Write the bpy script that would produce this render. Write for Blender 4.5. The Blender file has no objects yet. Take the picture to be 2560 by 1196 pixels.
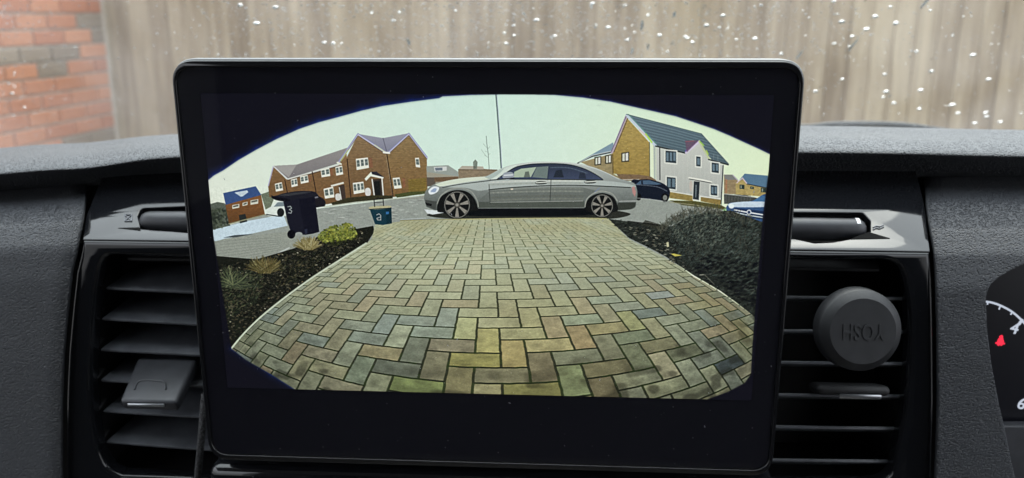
import bpy, bmesh, math, random
import numpy as np
from mathutils import Vector, Matrix, Euler
R = math.radians
random.seed(7)
SC = bpy.context.scene
COL = SC.collection

# ---------------------------------------------------------------- camera, sky, sun, exposure
# world axes: the screen's front face is the plane Y = 0 (X right, Z up), the driver looks towards +Y
FPX = 2150.0                                   # focal length in photo pixels (photo 2560 wide)
RM = Matrix(((0.99809910, 0.00177037, 0.06160407),
             (0.01374337, 0.96802245, -0.25048685),
             (-0.06007758, 0.25085735, 0.96615798)))
EYE = Vector((0.04043646, -0.41530309, 0.12785507))
cd = bpy.data.cameras.new('camera'); cam = bpy.data.objects.new('camera', cd); COL.objects.link(cam)
def s2w(v): return Vector((v[0], v[2], -v[1]))
cx_, cy_, cz_ = (s2w(RM[i]) for i in range(3))           # camera right, down, forward in world
M = Matrix((cx_, -cy_, -cz_)).transposed().to_4x4(); M.translation = EYE
cam.matrix_world = M
cd.sensor_width = 36; cd.lens = FPX / 2560 * 36; cd.clip_start = .01; cd.clip_end = 200
cd.dof.use_dof = True; cd.dof.focus_distance = .435; cd.dof.aperture_fstop = 9.5
SC.camera = cam

EXPO = 1.6
SC.view_settings.view_transform = 'Standard'; SC.view_settings.look = 'None'
SC.view_settings.exposure = EXPO; SC.view_settings.gamma = 1
w = bpy.data.worlds.new('World'); SC.world = w; w.use_nodes = True
nt = w.node_tree; bg = nt.nodes['Background']; sky = nt.nodes.new('ShaderNodeTexSky')
sky.sky_type = 'NISHITA'; sky.sun_disc = False
SUN_EL, SUN_AZ = R(58), R(12)
sky.sun_elevation = SUN_EL; sky.sun_rotation = SUN_AZ
sky.air_density = 1.0; sky.dust_density = 4.0; sky.ozone_density = 1.0
# even overcast: the clear sky veiled by a cloud layer that is brightest overhead (CIE overcast law)
tcw = nt.nodes.new('ShaderNodeTexCoord'); sep = nt.nodes.new('ShaderNodeSeparateXYZ'); nt.links.new(tcw.outputs['Generated'], sep.inputs[0])
mr = nt.nodes.new('ShaderNodeMapRange'); mr.inputs['From Min'].default_value = 0; mr.inputs['From Max'].default_value = 1; mr.inputs['To Min'].default_value = 7.0; mr.inputs['To Max'].default_value = 21.0
nt.links.new(sep.outputs['Z'], mr.inputs['Value']); cl = nt.nodes.new('ShaderNodeVectorMath'); cl.operation = 'SCALE'; cl.inputs[0].default_value = (.93, .97, 1.03); nt.links.new(mr.outputs[0], cl.inputs['Scale'])
mxw = nt.nodes.new('ShaderNodeMix'); mxw.data_type = 'RGBA'; mxw.inputs['Factor'].default_value = .8
nt.links.new(sky.outputs[0], mxw.inputs['A']); nt.links.new(cl.outputs[0], mxw.inputs['B']); nt.links.new(mxw.outputs['Result'], bg.inputs[0]); bg.inputs[1].default_value = .1
sd = bpy.data.lights.new('sun', 'SUN'); so = bpy.data.objects.new('sun', sd); COL.objects.link(so)
sd.energy = .6; sd.angle = R(40); sd.color = (1, .96, .9)
# direction towards the sun: azimuth measured clockwise from +Y
sv = Vector((math.sin(SUN_AZ) * math.cos(SUN_EL), math.cos(SUN_AZ) * math.cos(SUN_EL), math.sin(SUN_EL)))
so.rotation_euler = sv.to_track_quat('Z', 'Y').to_euler()

# ---------------------------------------------------------------- placing helpers
def ray(px, py):
    return s2w(RM.transposed() @ Vector(((px - 1280) / FPX, (py - 598) / FPX, 1)))
def U(px, py, Y):
    d = ray(px, py); return EYE + d * ((Y - EYE.y) / d.y)
def Upl(px, py, P0, N):
    d = ray(px, py); return EYE + d * ((P0 - EYE).dot(N) / d.dot(N))

def tag(o, label=None, cat=None, group=None, kind=None):
    if label: o['label'] = label
    if cat: o['category'] = cat
    if group: o['group'] = group
    if kind: o['kind'] = kind
    return o
def empty(name, loc, label, cat, group=None):
    o = bpy.data.objects.new(name, None); COL.objects.link(o); o.location = loc
    o.empty_display_size = .02
    return tag(o, label, cat, group)
def link(name, me, mat=None, parent=None, smooth=True):
    o = bpy.data.objects.new(name, me); COL.objects.link(o)
    if mat: me.materials.clear(); me.materials.append(mat)
    if smooth:
        me.polygons.foreach_set('use_smooth', [True] * len(me.polygons))
        try: me.set_sharp_from_angle(angle=R(35))
        except Exception: pass
    if parent:
        o.parent = parent
        q = parent; off = Vector((0, 0, 0))
        while q: off += q.location; q = q.parent
        me.transform(Matrix.Translation(-off))
    return o
def mesh(name, vs, fs, mat=None, parent=None, smooth=True):
    me = bpy.data.meshes.new(name); me.from_pydata([tuple(v) for v in vs], [], fs); me.update()
    return link(name, me, mat, parent, smooth)
def bm_obj(name, bm, mat=None, parent=None, smooth=True):
    bmesh.ops.recalc_face_normals(bm, faces=bm.faces)
    me = bpy.data.meshes.new(name); bm.to_mesh(me); bm.free()
    return link(name, me, mat, parent, smooth)
def box_bm(c, s, bev=0, seg=2, rot=None):
    bm = bmesh.new(); bmesh.ops.create_cube(bm, size=1)
    for v in bm.verts: v.co = Vector((v.co.x * s[0], v.co.y * s[1], v.co.z * s[2]))
    if bev: bmesh.ops.bevel(bm, geom=bm.edges[:], offset=bev, segments=seg, affect='EDGES', profile=.5)
    if rot: bmesh.ops.rotate(bm, verts=bm.verts, cent=(0, 0, 0), matrix=Euler(rot).to_matrix())
    bmesh.ops.translate(bm, verts=bm.verts, vec=c)
    return bm
def hexa_bm(P, bev=0, seg=2):
    """P: 8 corners, 4 front ring then 4 back ring"""
    bm = bmesh.new(); v = [bm.verts.new(p) for p in P]
    for f in ((0, 1, 2, 3), (7, 6, 5, 4), (0, 4, 5, 1), (1, 5, 6, 2), (2, 6, 7, 3), (3, 7, 4, 0)):
        bm.faces.new([v[i] for i in f])
    if bev: bmesh.ops.bevel(bm, geom=bm.edges[:], offset=bev, segments=seg, affect='EDGES', profile=.5)
    return bm
def rounded(pts, r, n=6):
    """round every corner of a 2-D polygon; r a number or a list"""
    out = []; N = len(pts)
    for i in range(N):
        p = Vector(pts[i]); a = Vector(pts[i - 1]) - p; b = Vector(pts[(i + 1) % N]) - p
        rr = r[i] if isinstance(r, (list, tuple)) else r
        if rr <= 0: out.append(tuple(p)); continue
        ang = a.angle(b); t = min(rr / math.tan(ang / 2), a.length * .48, b.length * .48)
        p0 = p + a.normalized() * t; p1 = p + b.normalized() * t
        for k in range(n + 1):
            s = k / n; out.append(tuple((1 - s) ** 2 * p0 + 2 * s * (1 - s) * p + s * s * p1))
    return out
def crom(pts, n=8, closed=False):
    P = [Vector(p) for p in pts]; N = len(P); out = []
    for i in range(N if closed else N - 1):
        if closed: a, b, c, d = P[i - 1], P[i], P[(i + 1) % N], P[(i + 2) % N]
        else: a, b, c, d = P[max(i - 1, 0)], P[i], P[i + 1], P[min(i + 2, N - 1)]
        for k in range(n):
            t = k / n
            out.append(.5 * ((2 * b) + (c - a) * t + (2 * a - 5 * b + 4 * c - d) * t * t + (3 * b - a - 3 * c + d) * t ** 3))
    if not closed: out.append(P[-1])
    return out
def plate(name, loops, origin, u, v, thick, mat, parent=None, bevel=0, res=3):
    """2-D loops (first outer, others holes) extruded behind the plane origin+u,v; front face on the plane"""
    cu = bpy.data.curves.new(name, 'CURVE'); cu.dimensions = '2D'; cu.fill_mode = 'BOTH'
    for L in loops:
        sp = cu.splines.new('POLY'); sp.points.add(len(L) - 1); sp.use_cyclic_u = True
        for k, p in enumerate(L): sp.points[k].co = (p[0], p[1], 0, 1)
    cu.extrude = max(thick / 2 - bevel, 1e-5); cu.bevel_depth = bevel; cu.bevel_resolution = res; cu.offset = -bevel
    ob = bpy.data.objects.new(name, cu); COL.objects.link(ob)
    dg = bpy.context.evaluated_depsgraph_get()
    me = bpy.data.meshes.new_from_object(ob.evaluated_get(dg))
    bpy.data.objects.remove(ob); bpy.data.curves.remove(cu)
    me.name = name
    bm = bmesh.new(); bm.from_mesh(me); bmesh.ops.remove_doubles(bm, verts=bm.verts, dist=1e-6)
    n = u.cross(v).normalized()
    for q in bm.verts:
        q.co = origin + u * q.co.x + v * q.co.y + n * (q.co.z - thick / 2)
    bmesh.ops.recalc_face_normals(bm, faces=bm.faces)
    bm.to_mesh(me); bm.free()
    return link(name, me, mat, parent)
def text_obj(name, s, size, origin, u, v, thick, mat, parent, bevel=0, sx=1.0, align='CENTER'):
    cu = bpy.data.curves.new(name, 'FONT'); cu.body = s; cu.size = size; cu.align_x = align; cu.align_y = 'CENTER'
    cu.extrude = thick; cu.bevel_depth = bevel; cu.bevel_resolution = 1; cu.resolution_u = 4; cu.space_character = 1.08
    ob = bpy.data.objects.new(name, cu); COL.objects.link(ob)
    me = bpy.data.meshes.new_from_object(ob.evaluated_get(bpy.context.evaluated_depsgraph_get()))
    bpy.data.objects.remove(ob); bpy.data.curves.remove(cu)
    n = u.cross(v).normalized()
    for q in me.vertices: q.co = origin + u * q.co.x * sx + v * q.co.y + n * q.co.z
    return link(name, me, mat, parent)
def tube(name, pts, r, mat, parent=None, seg=10, rx=None):
    bm = bmesh.new(); rings = []
    for i, p in enumerate(pts):
        p = Vector(p); t = (Vector(pts[min(i + 1, len(pts) - 1)]) - Vector(pts[max(i - 1, 0)])).normalized()
        a = t.orthogonal().normalized() if i == 0 else (a - t * a.dot(t)).normalized()
        b = t.cross(a); rr = r[i] if isinstance(r, list) else r
        rings.append([bm.verts.new(p + (a * math.cos(q) + b * math.sin(q)) * rr) for q in [2 * math.pi * k / seg for k in range(seg)]])
    for i in range(len(rings) - 1):
        for k in range(seg): bm.faces.new((rings[i][k], rings[i][(k + 1) % seg], rings[i + 1][(k + 1) % seg], rings[i + 1][k]))
    bm.faces.new(rings[0][::-1]); bm.faces.new(rings[-1])
    return bm_obj(name, bm, mat, parent)
VX, VZ = Vector((1, 0, 0)), Vector((0, 0, 1))
def xz(p): return (p.x, p.z)

# ---------------------------------------------------------------- materials
def mat(name, col=(.1, .1, .1), rough=.5, **kw):
    m = bpy.data.materials.new(name); m.use_nodes = True
    b = m.node_tree.nodes['Principled BSDF']
    b.inputs['Base Color'].default_value = (*col, 1); b.inputs['Roughness'].default_value = rough
    for k, v in kw.items(): b.inputs[k.replace('_', ' ')].default_value = v
    return m
def N(m, t, **kw):
    n = m.node_tree.nodes.new(t)
    for k, v in kw.items():
        if k in n.inputs: n.inputs[k].default_value = v
        else: setattr(n, k, v)
    return n
def L(m, a, b): m.node_tree.links.new(a, b)
def bs(m): return m.node_tree.nodes['Principled BSDF']
def coords(m, scale=(1, 1, 1), rot=0.0):
    mp = N(m, 'ShaderNodeMapping'); mp.inputs['Scale'].default_value = scale; mp.inputs['Rotation'].default_value = (0, rot, 0); mp.vector_type = 'TEXTURE' if rot else 'POINT'
    g = N(m, 'ShaderNodeNewGeometry'); L(m, g.outputs['Position'], mp.inputs['Vector'])
    return mp.outputs[0]
def ramp(m, fac, stops):
    r = N(m, 'ShaderNodeValToRGB'); e = r.color_ramp.elements
    while len(e) < len(stops): e.new(.5)
    for k, (p, c) in enumerate(stops): e[k].position = p; e[k].color = (*c, 1) if len(c) == 3 else c
    L(m, fac, r.inputs[0]); return r.outputs[0]

def grain_mat(name, col, rough, scale, strength, dist=.0006, stretch=(1, 1, 1), rot=0.0):
    """moulded leather-grain plastic: a net of ridges round short slanting pits, slightly worn"""
    m = mat(name, col, rough); c = coords(m, stretch, rot)
    wob = N(m, 'ShaderNodeTexNoise', Scale=scale * .7, Detail=2.0); L(m, c, wob.inputs['Vector'])
    mx = N(m, 'ShaderNodeVectorMath', operation='MULTIPLY_ADD'); L(m, wob.outputs['Color'], mx.inputs[0])
    mx.inputs[1].default_value = (.0022,) * 3; L(m, c, mx.inputs[2])
    vo = N(m, 'ShaderNodeTexVoronoi', Scale=scale, feature='SMOOTH_F1', Smoothness=.25); L(m, mx.outputs[0], vo.inputs['Vector'])
    h = ramp(m, vo.outputs['Distance'], [(.10, (0, 0, 0)), (.30, (.45,) * 3), (.52, (1,) * 3)])
    fn = N(m, 'ShaderNodeTexNoise', Scale=scale * 5, Detail=3.0); L(m, c, fn.inputs['Vector'])
    ad = N(m, 'ShaderNodeMath', operation='MULTIPLY_ADD'); L(m, fn.outputs['Fac'], ad.inputs[0]); ad.inputs[1].default_value = .25; L(m, h, ad.inputs[2])
    bp = N(m, 'ShaderNodeBump', Strength=strength, Distance=dist); L(m, ad.outputs[0], bp.inputs['Height']); L(m, bp.outputs[0], bs(m).inputs['Normal'])
    wn = N(m, 'ShaderNodeTexNoise', Scale=9.0, Detail=5.0); L(m, c, wn.inputs['Vector'])
    rr = ramp(m, wn.outputs['Fac'], [(.35, (rough - .05,) * 3), (.65, (rough + .07,) * 3)]); L(m, rr, bs(m).inputs['Roughness'])
    cc = ramp(m, wn.outputs['Fac'], [(.3, tuple(x * .85 for x in col)), (.7, tuple(x * 1.15 for x in col))]); L(m, cc, bs(m).inputs['Base Color'])
    return m
M_PAD = grain_mat('dash_pad_grain', (.025, .028, .034), .42, 820, 1.0, .0013, (1.4, 1, 1), R(1))
M_PANEL = grain_mat('side_panel_grain', (.030, .033, .040), .44, 880, 1.0, .0017, (1.5, 1, .8), R(-32))
def fine_plastic(name, col, rough, sc=2500, st=.25):
    m = mat(name, col, rough); c = coords(m)
    n = N(m, 'ShaderNodeTexNoise', Scale=float(sc), Detail=2.0); L(m, c, n.inputs['Vector'])
    bp = N(m, 'ShaderNodeBump', Strength=st, Distance=.0002); L(m, n.outputs['Fac'], bp.inputs['Height']); L(m, bp.outputs[0], bs(m).inputs['Normal'])
    d = N(m, 'ShaderNodeTexNoise', Scale=120.0, Detail=6.0); L(m, c, d.inputs['Vector'])
    cc = ramp(m, d.outputs['Fac'], [(.35, col), (.8, tuple(x * 1.5 + .004 for x in col))]); L(m, cc, bs(m).inputs['Base Color'])
    return m
M_SLAT = fine_plastic('slat_plastic', (.060, .064, .073), .42)
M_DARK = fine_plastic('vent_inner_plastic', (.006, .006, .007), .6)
M_TAB = fine_plastic('tab_plastic', (.022, .023, .027), .45)
M_RUBBER = fine_plastic('soft_rubber', (.010, .0105, .012), .5, 3500, .35); bs(M_RUBBER).inputs['Specular IOR Level'].default_value = .35
def gloss_mat(name, col, rough=.035):
    m = mat(name, col, rough); c = coords(m)
    n = N(m, 'ShaderNodeTexNoise', Scale=55.0, Detail=8.0, Roughness=.7); L(m, c, n.inputs['Vector'])
    L(m, ramp(m, n.outputs['Fac'], [(.42, (rough,) * 3), (.75, (rough + .12,) * 3)]), bs(m).inputs['Roughness'])
    n2 = N(m, 'ShaderNodeTexNoise', Scale=30.0, Detail=1.0); L(m, c, n2.inputs['Vector'])
    bp = N(m, 'ShaderNodeBump', Strength=.06, Distance=.0008); L(m, n2.outputs['Fac'], bp.inputs['Height']); L(m, bp.outputs[0], bs(m).inputs['Normal'])
    # dust: fine pale specks
    vo = N(m, 'ShaderNodeTexVoronoi', Scale=260.0); L(m, c, vo.inputs['Vector'])
    wn = N(m, 'ShaderNodeTexWhiteNoise'); L(m, vo.outputs['Position'], wn.inputs['Vector'])
    a = N(m, 'ShaderNodeMath', operation='LESS_THAN'); L(m, vo.outputs['Distance'], a.inputs[0]); a.inputs[1].default_value = .055
    b = N(m, 'ShaderNodeMath', operation='GREATER_THAN'); L(m, wn.outputs['Value'], b.inputs[0]); b.inputs[1].default_value = .93
    k = N(m, 'ShaderNodeMath', operation='MULTIPLY'); L(m, a.outputs[0], k.inputs[0]); L(m, b.outputs[0], k.inputs[1])
    mx = N(m, 'ShaderNodeMix', data_type='RGBA'); L(m, k.outputs[0], mx.inputs['Factor'])
    mx.inputs['A'].default_value = (*col, 1); mx.inputs['B'].default_value = (.18, .18, .2, 1); L(m, mx.outputs['Result'], bs(m).inputs['Base Color'])
    return m
M_GLOSS = gloss_mat('piano_black', (.006, .0065, .008))
M_BEZEL = mat('screen_housing_black', (.006, .006, .007), .05)
M_METAL = mat('brushed_metal', (.55, .57, .6), .28, Metallic=1.0)
M_WHITE = mat('white_mark', (.75, .76, .78), .5)

# ---------------------------------------------------------------- the picture shown on the screen
# (rectified: K texels per mm on the 277 x 156 mm panel; drawn from scratch below)
H3 = np.array([[4748.15487933811, 745.6176260706964, 1208.215667613043], [-14.63711246542923, 5120.494025756323, 692.6485007648513], [-0.1378713100873693, 0.5756895231156143, 1.0]])
H3I = np.linalg.inv(H3)
PS0, PS1, PT0, PT1 = -.1385, .1385, -.0915, .0647
K = 5500.0
PW, PH = int((PS1 - PS0) * K), int((PT1 - PT0) * K)
rng = np.random.RandomState(3)
img = np.zeros((PH, PW, 3)); img[:] = np.array([19, 19, 28]) / 255.
def tx(pts):
    p = np.array([(a[0], a[1], 1.) for a in pts]) @ H3I.T
    return np.column_stack([(p[:, 0] / p[:, 2] - PS0) * K, (p[:, 1] / p[:, 2] - PT0) * K])
def P1(*a): return [(500 + x / 2.848, 220 + y / 2.848) for x, y in a]
def P2(*a): return [(1000 + x / 2.847, 220 + y / 2.847) for x, y in a]
def P3(*a): return [(1420 + x / 3.148, 260 + y / 3.148) for x, y in a]
def P4(*a): return [(500 + x / 2.847, 600 + y / 2.847) for x, y in a]
def P5(*a): return [(1200 + x / 2.492, 540 + y / 2.492) for x, y in a]
def sm(pts, n=6): return [tuple(p) for p in crom(pts, n, True)]
def so_(pts, n=6): return [tuple(p) for p in crom(pts, n, False)]
def cover(T, ss=3):
    x0, y0 = np.floor(T.min(0)).astype(int) - 1; x1, y1 = np.ceil(T.max(0)).astype(int) + 2
    x0, y0, x1, y1 = max(x0, 0), max(y0, 0), min(x1, PW), min(y1, PH)
    if x1 <= x0 or y1 <= y0: return None
    gx = x0 + (np.arange((x1 - x0) * ss) + .5) / ss; gy = y0 + (np.arange((y1 - y0) * ss) + .5) / ss
    ins = np.zeros((len(gy), len(gx)), bool)
    for a, b in zip(T, np.roll(T, -1, 0)):
        if a[1] == b[1]: continue
        rows = np.where((gy >= min(a[1], b[1])) & (gy < max(a[1], b[1])))[0]
        if len(rows) == 0: continue
        xc = a[0] + (gy[rows] - a[1]) * (b[0] - a[0]) / (b[1] - a[1])
        ins[rows] ^= gx[None, :] > xc[:, None]
    m = ins.reshape(y1 - y0, ss, x1 - x0, ss).mean((1, 3))
    return m, x0, y0, x1, y1
def fill(pts, col, a=1.0, grad=None, tex=None):
    c = cover(tx(pts))
    if c is None: return
    m, x0, y0, x1, y1 = c; C = np.array(col, float) / 255.
    if grad is not None:                 # second colour at the bottom of the bounding box
        t = np.linspace(0, 1, y1 - y0)[:, None, None]; C = C * (1 - t) + np.array(grad, float) / 255. * t
    if tex: C = C * (1 + tex * rng.standard_normal((y1 - y0, x1 - x0, 1)))
    m = m[..., None] * a; img[y0:y1, x0:x1] = img[y0:y1, x0:x1] * (1 - m) + C * m
def stroke(pts, wd, col, a=1.0):
    T = tx(pts)
    for p, q in zip(T[:-1], T[1:]):
        x0, y0 = np.floor(np.minimum(p, q) - wd - 1).astype(int); x1, y1 = np.ceil(np.maximum(p, q) + wd + 2).astype(int)
        x0, y0, x1, y1 = max(x0, 0), max(y0, 0), min(x1, PW), min(y1, PH)
        if x1 <= x0 or y1 <= y0: continue
        X, Y = np.meshgrid(np.arange(x0, x1) + .5, np.arange(y0, y1) + .5); d = q - p; l2 = max(d @ d, 1e-9)
        t = np.clip(((X - p[0]) * d[0] + (Y - p[1]) * d[1]) / l2, 0, 1)
        D = np.hypot(X - p[0] - t * d[0], Y - p[1] - t * d[1]); m = (np.clip(wd / 2 + .5 - D, 0, 1) * a)[..., None]
        img[y0:y1, x0:x1] = img[y0:y1, x0:x1] * (1 - m) + np.array(col) / 255. * m
def ell(c, rx, ry, n=28, rot=0):
    return [(c[0] + rx * math.cos(t) * math.cos(rot) - ry * math.sin(t) * math.sin(rot), c[1] + rx * math.cos(t) * math.sin(rot) + ry * math.sin(t) * math.cos(rot)) for t in np.linspace(0, 2 * math.pi, n, endpoint=False)]
def inside(poly, n):
    P = np.array(poly); lo, hi = P.min(0), P.max(0); out = []
    while len(out) < n:
        c = lo + rng.rand(2) * (hi - lo); s = False
        for a, b in zip(P, np.roll(P, -1, 0)):
            if (a[1] > c[1]) != (b[1] > c[1]) and c[0] < a[0] + (c[1] - a[1]) * (b[0] - a[0]) / (b[1] - a[1]): s = not s
        if s: out.append(c)
    return out
def dabs(poly, n, cols, size=(2, 6), ang=(0, 3.14), asp=.35, a=.7):
    for c in inside(poly, n):
        r = rng.uniform(*size); col = np.array(cols[rng.randint(len(cols))]) * rng.uniform(.8, 1.2)
        fill(ell(c, r, max(r * asp, .8), 8, rng.uniform(*ang)), col, a)
def vn(x, y, seed=0):
    xi, yi = np.floor(x).astype(np.int64), np.floor(y).astype(np.int64); fx, fy = x - xi, y - yi
    fx = fx * fx * (3 - 2 * fx); fy = fy * fy * (3 - 2 * fy)
    def h(a, b):
        n = (a * 374761393 + b * 668265263 + seed * 362437) & 0xffffffff; n = ((n ^ (n >> 13)) * 1274126177) & 0xffffffff
        return ((n ^ (n >> 16)) & 0xffff) / 65535.
    return (h(xi, yi) * (1 - fx) + h(xi + 1, yi) * fx) * (1 - fy) + (h(xi, yi + 1) * (1 - fx) + h(xi + 1, yi + 1) * fx) * fy
def hsh(a, b, s):
    n = (a * 73856093 + b * 19349663 + s * 83492791) & 0xffffffff; n = ((n ^ (n >> 13)) * 1274126177) & 0xffffffff
    return ((n ^ (n >> 15)) & 0xffff) / 65535.

ARC = P1((50, 662), (95, 625), (160, 590), (270, 515), (400, 440), (550, 362), (700, 295), (840, 247), (980, 210), (1150, 163), (1300, 130), (1500, 100), (1700, 75)) \
    + P2((300, 62), (500, 52), (680, 49), (900, 49), (1100, 52), (1300, 70), (1500, 100), (1822, 172)) \
    + P3((850, 100), (1000, 150), (1150, 200), (1280, 255), (1400, 310), (1500, 355), (1597, 402))
FRAME = ARC + [(1908, 540), (1890, 760), (1882, 861), (1878, 938), (1862, 960), (1820, 982), (1760, 1004), (1240, 988), (738, 977), (676, 938), (615, 903), (577, 874), (533, 600)]
# blue lens-edge glow just outside the picture circle
for wd, al in ((34, .04), (24, .07), (14, .12), (8, .25), (5, .45)):
    stroke([(x, y - 2) for x, y in ARC[:13]], wd * 1.3, (22, 40, 110), al)
    stroke([(x, y - 1) for x, y in ARC[13:]], wd * .55, (24, 30, 105), al)
    stroke([(577, 874), (676, 938), (738, 977)], wd * 1.2, (24, 40, 92), al)
sky0 = img.copy()
# sky
yy, xx = np.mgrid[0:PH, 0:PW]; gx = xx / PW; gy = yy / PH
skyc = np.stack([206 + 22 * np.abs(gx - .45) + 10 * gy * 2, 229 + 8 * gx + 4 * gy, 212 - 20 * np.clip(gx - .62, 0, 1) * 2 + 6 * np.exp(-((gx - .45) / .25) ** 2)], -1) / 255.
body = skyc.copy(); keep = img; img = body
# ---- road surface
ROAD = P1((50, 1010), (185, 985), (460, 905), (820, 865), (1300, 805), (1600, 765)) + P2((180, 770), (520, 740), (1100, 760), (1700, 760)) + P3((800, 765), (1240, 830), (1420, 850), (1600, 900)) + [(1930, 700), (1500, 640), (900, 640), (500, 760)]
fill(ROAD, (148, 155, 146), tex=.03)
fill(P1((50, 1020), (340, 950), (590, 905), (620, 985), (370, 1040), (100, 1095)), (196, 215, 224), tex=.02)
fill(P1((160, 1070), (240, 1052), (380, 1043), (250, 1068)), (70, 78, 80))
dabs(P1((820, 880), (1580, 790), (1590, 900), (1340, 950), (850, 990)), 170, [(165, 170, 160), (128, 133, 126), (175, 180, 172)], (3, 10), (-.15, .1), .15, .5)
# ---- far left small house, trees
fill(P1((68, 830), (120, 815), (170, 825), (200, 860), (205, 985), (85, 1015)), (88, 96, 84), tex=.15)
dabs(P1((75, 870), (185, 860), (205, 975), (90, 1005)), 120, [(52, 60, 46), (80, 88, 72), (38, 44, 38)], (3, 9))
fill(P1((175, 832), (430, 765), (458, 905), (202, 975)), (132, 78, 50), grad=(96, 58, 36))
fill(P1((160, 752), (392, 703), (432, 765), (178, 836)), (58, 82, 128))
fill(P1((240, 748), (330, 732), (340, 745), (300, 775), (285, 778)), (190, 205, 215))
for q in ((225, 838, 275, 865), (298, 822, 334, 845), (355, 804, 410, 836)):
    fill(P1((q[0], q[1]), (q[2], q[1] - 9), (q[2], q[3] - 9), (q[0], q[3])), (205, 205, 185)); fill(P1((q[0] + 6, q[1] + 5), (q[2] - 6, q[1] - 4), (q[2] - 6, q[1] + 8), (q[0] + 6, q[1] + 16)), (90, 90, 80))
fill(P1((272, 910), (318, 900), (332, 955), (280, 968)), (40, 44, 42)); stroke(P1((200, 972), (460, 905)), 3, (140, 140, 110))
fill(P1((430, 760), (490, 740), (520, 800), (500, 850), (462, 870)), (108, 118, 96), tex=.12)
# ---- brick terrace
WB, WB2 = (134, 100, 70), (118, 80, 52)
fill(P1((480, 700), (516, 562), (612, 655), (985, 548), (1040, 470), (1065, 800), (900, 832), (600, 790), (490, 780)), WB, grad=(112, 76, 50))
fill(P1((518, 558), (600, 553), (684, 549), (1046, 428), (985, 540), (622, 648)), (146, 142, 140), grad=(120, 116, 118))
fill(P1((518, 558), (600, 553), (684, 549), (628, 640)), (158, 156, 152))
fill(P1((1040, 500), (1122, 333), (1318, 465), (1370, 782), (1062, 806)), (140, 112, 82), grad=(112, 78, 52))
fill(P1((1318, 465), (1342, 462), (1484, 330), (1612, 500), (1618, 750), (1372, 780)), (144, 118, 82), grad=(124, 88, 54))
fill(P1((1122, 330), (1300, 360), (1482, 325), (1342, 458), (1312, 458)), (152, 154, 166), grad=(128, 130, 146))
stroke(P1((1300, 360), (1326, 455)), 2, (96, 96, 110))
for yv in range(345, 790, 13):
    xl_ = 1122 - min(1, (yv - 335) / 165) * 78; xr_ = 1122 + min(1, (yv - 335) / 130) * 195; stroke(P1((xl_ + 4, yv + 14), (xr_ - 6, yv + 6)), 1, (92, 62, 44), .32)
    xl_ = 1484 - min(1, (yv - 335) / 130) * 142; xr_ = 1484 + min(1, (yv - 335) / 170) * 128; stroke(P1((xl_ + 6, yv + 8), (xr_ - 6, yv + 2)), 1, (98, 66, 40), .3)
for a, b in (((1122, 333), (1320, 463)), ((1484, 330), (1340, 462)), ((1120, 335), (985, 532)), ((1486, 332), (1614, 500))):
    stroke(P1(a, b), 5.2, (188, 190, 208)); stroke(P1((a[0], a[1] - 7), (b[0], b[1] - 7)), 1.5, (104, 108, 160), .8); stroke(P1((a[0], a[1] + 10), (b[0], b[1] + 10)), 1.6, (78, 62, 60), .8)
stroke(P1((1050, 445), (1000, 520)), 3, (176, 190, 96), .7); stroke(P1((1240, 408), (1320, 462)), 3, (206, 214, 150), .7)
stroke(P1((518, 560), (482, 700)), 3, (176, 174, 196)); stroke(P1((520, 562), (618, 650)), 3.5, (205, 208, 205)); stroke(P1((622, 652), (985, 550)), 4, (205, 208, 198)); stroke(P1((622, 662), (985, 558)), 1.6, (60, 46, 40))
stroke(P1((1305, 462), (1345, 466)), 5, (235, 238, 220)); stroke(P1((975, 535), (1000, 545)), 5, (222, 225, 205))
for a, b in (((1328, 475), (1372, 775)), ((1044, 510), (1072, 795)), ((795, 600), (822, 745)), ((600, 660), (618, 750))): stroke(P1(a, b), 2.4, (46, 30, 26))
def win(q, col=(228, 232, 214), pane=(92, 104, 100), cols=2, f=6):
    (ax, ay), (bx, by), (cx, cy), (dx, dy) = q
    fill(P1(*q), col)
    for k in range(cols):
        def L_(s, t): return (ax * (1 - s) * (1 - t) + bx * s * (1 - t) + cx * s * t + dx * (1 - s) * t, ay * (1 - s) * (1 - t) + by * s * (1 - t) + cy * s * t + dy * (1 - s) * t)
        s0, s1 = (k + .16) / cols, (k + .86) / cols
        fill(P1(L_(s0, .14), L_(s1, .14), L_(s1, .72), L_(s0, .72)), pane); stroke(P1(L_(s0, .42), L_(s1, .42)), 1, col, .8)
for q, n in ((((1106, 508), (1192, 498), (1200, 572), (1112, 588)), 3), (((855, 585), (916, 572), (924, 630), (862, 640)), 2), (((960, 566), (1008, 556), (1016, 618), (966, 628)), 2),
             (((708, 634), (762, 622), (770, 674), (714, 686)), 2), (((642, 656), (686, 646), (692, 700), (648, 710)), 2), (((528, 686), (578, 674), (588, 732), (536, 742)), 2),
             (((876, 722), (944, 706), (954, 782), (886, 792)), 2), (((1084, 680), (1160, 670), (1170, 746), (1092, 760)), 3), (((1368, 645), (1418, 640), (1434, 716), (1380, 722)), 2), (((1528, 502), (1556, 500), (1566, 570), (1534, 566)), 1)):
    win(q, cols=n)
for q in (((1196, 500), (1222, 500), (1228, 570), (1202, 572)), ((920, 575), (936, 575), (944, 625), (928, 630)), ((1436, 645), (1456, 645), (1462, 712), (1442, 716)), ((764, 625), (780, 622), (788, 668), (772, 672))): fill(P1(*q), (138, 78, 66), .6)
fill(P1((1480, 655), (1606, 643), (1612, 740), (1482, 748)), (128, 104, 48), tex=.04)
for k in range(6): stroke(P1((1482, 668 + k * 14), (1610, 656 + k * 15)), 1, (92, 72, 34), .5)
fill(P1((1380, 762), (1500, 742), (1600, 738), (1612, 755), (1400, 785)), (72, 78, 40), tex=.15)
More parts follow.
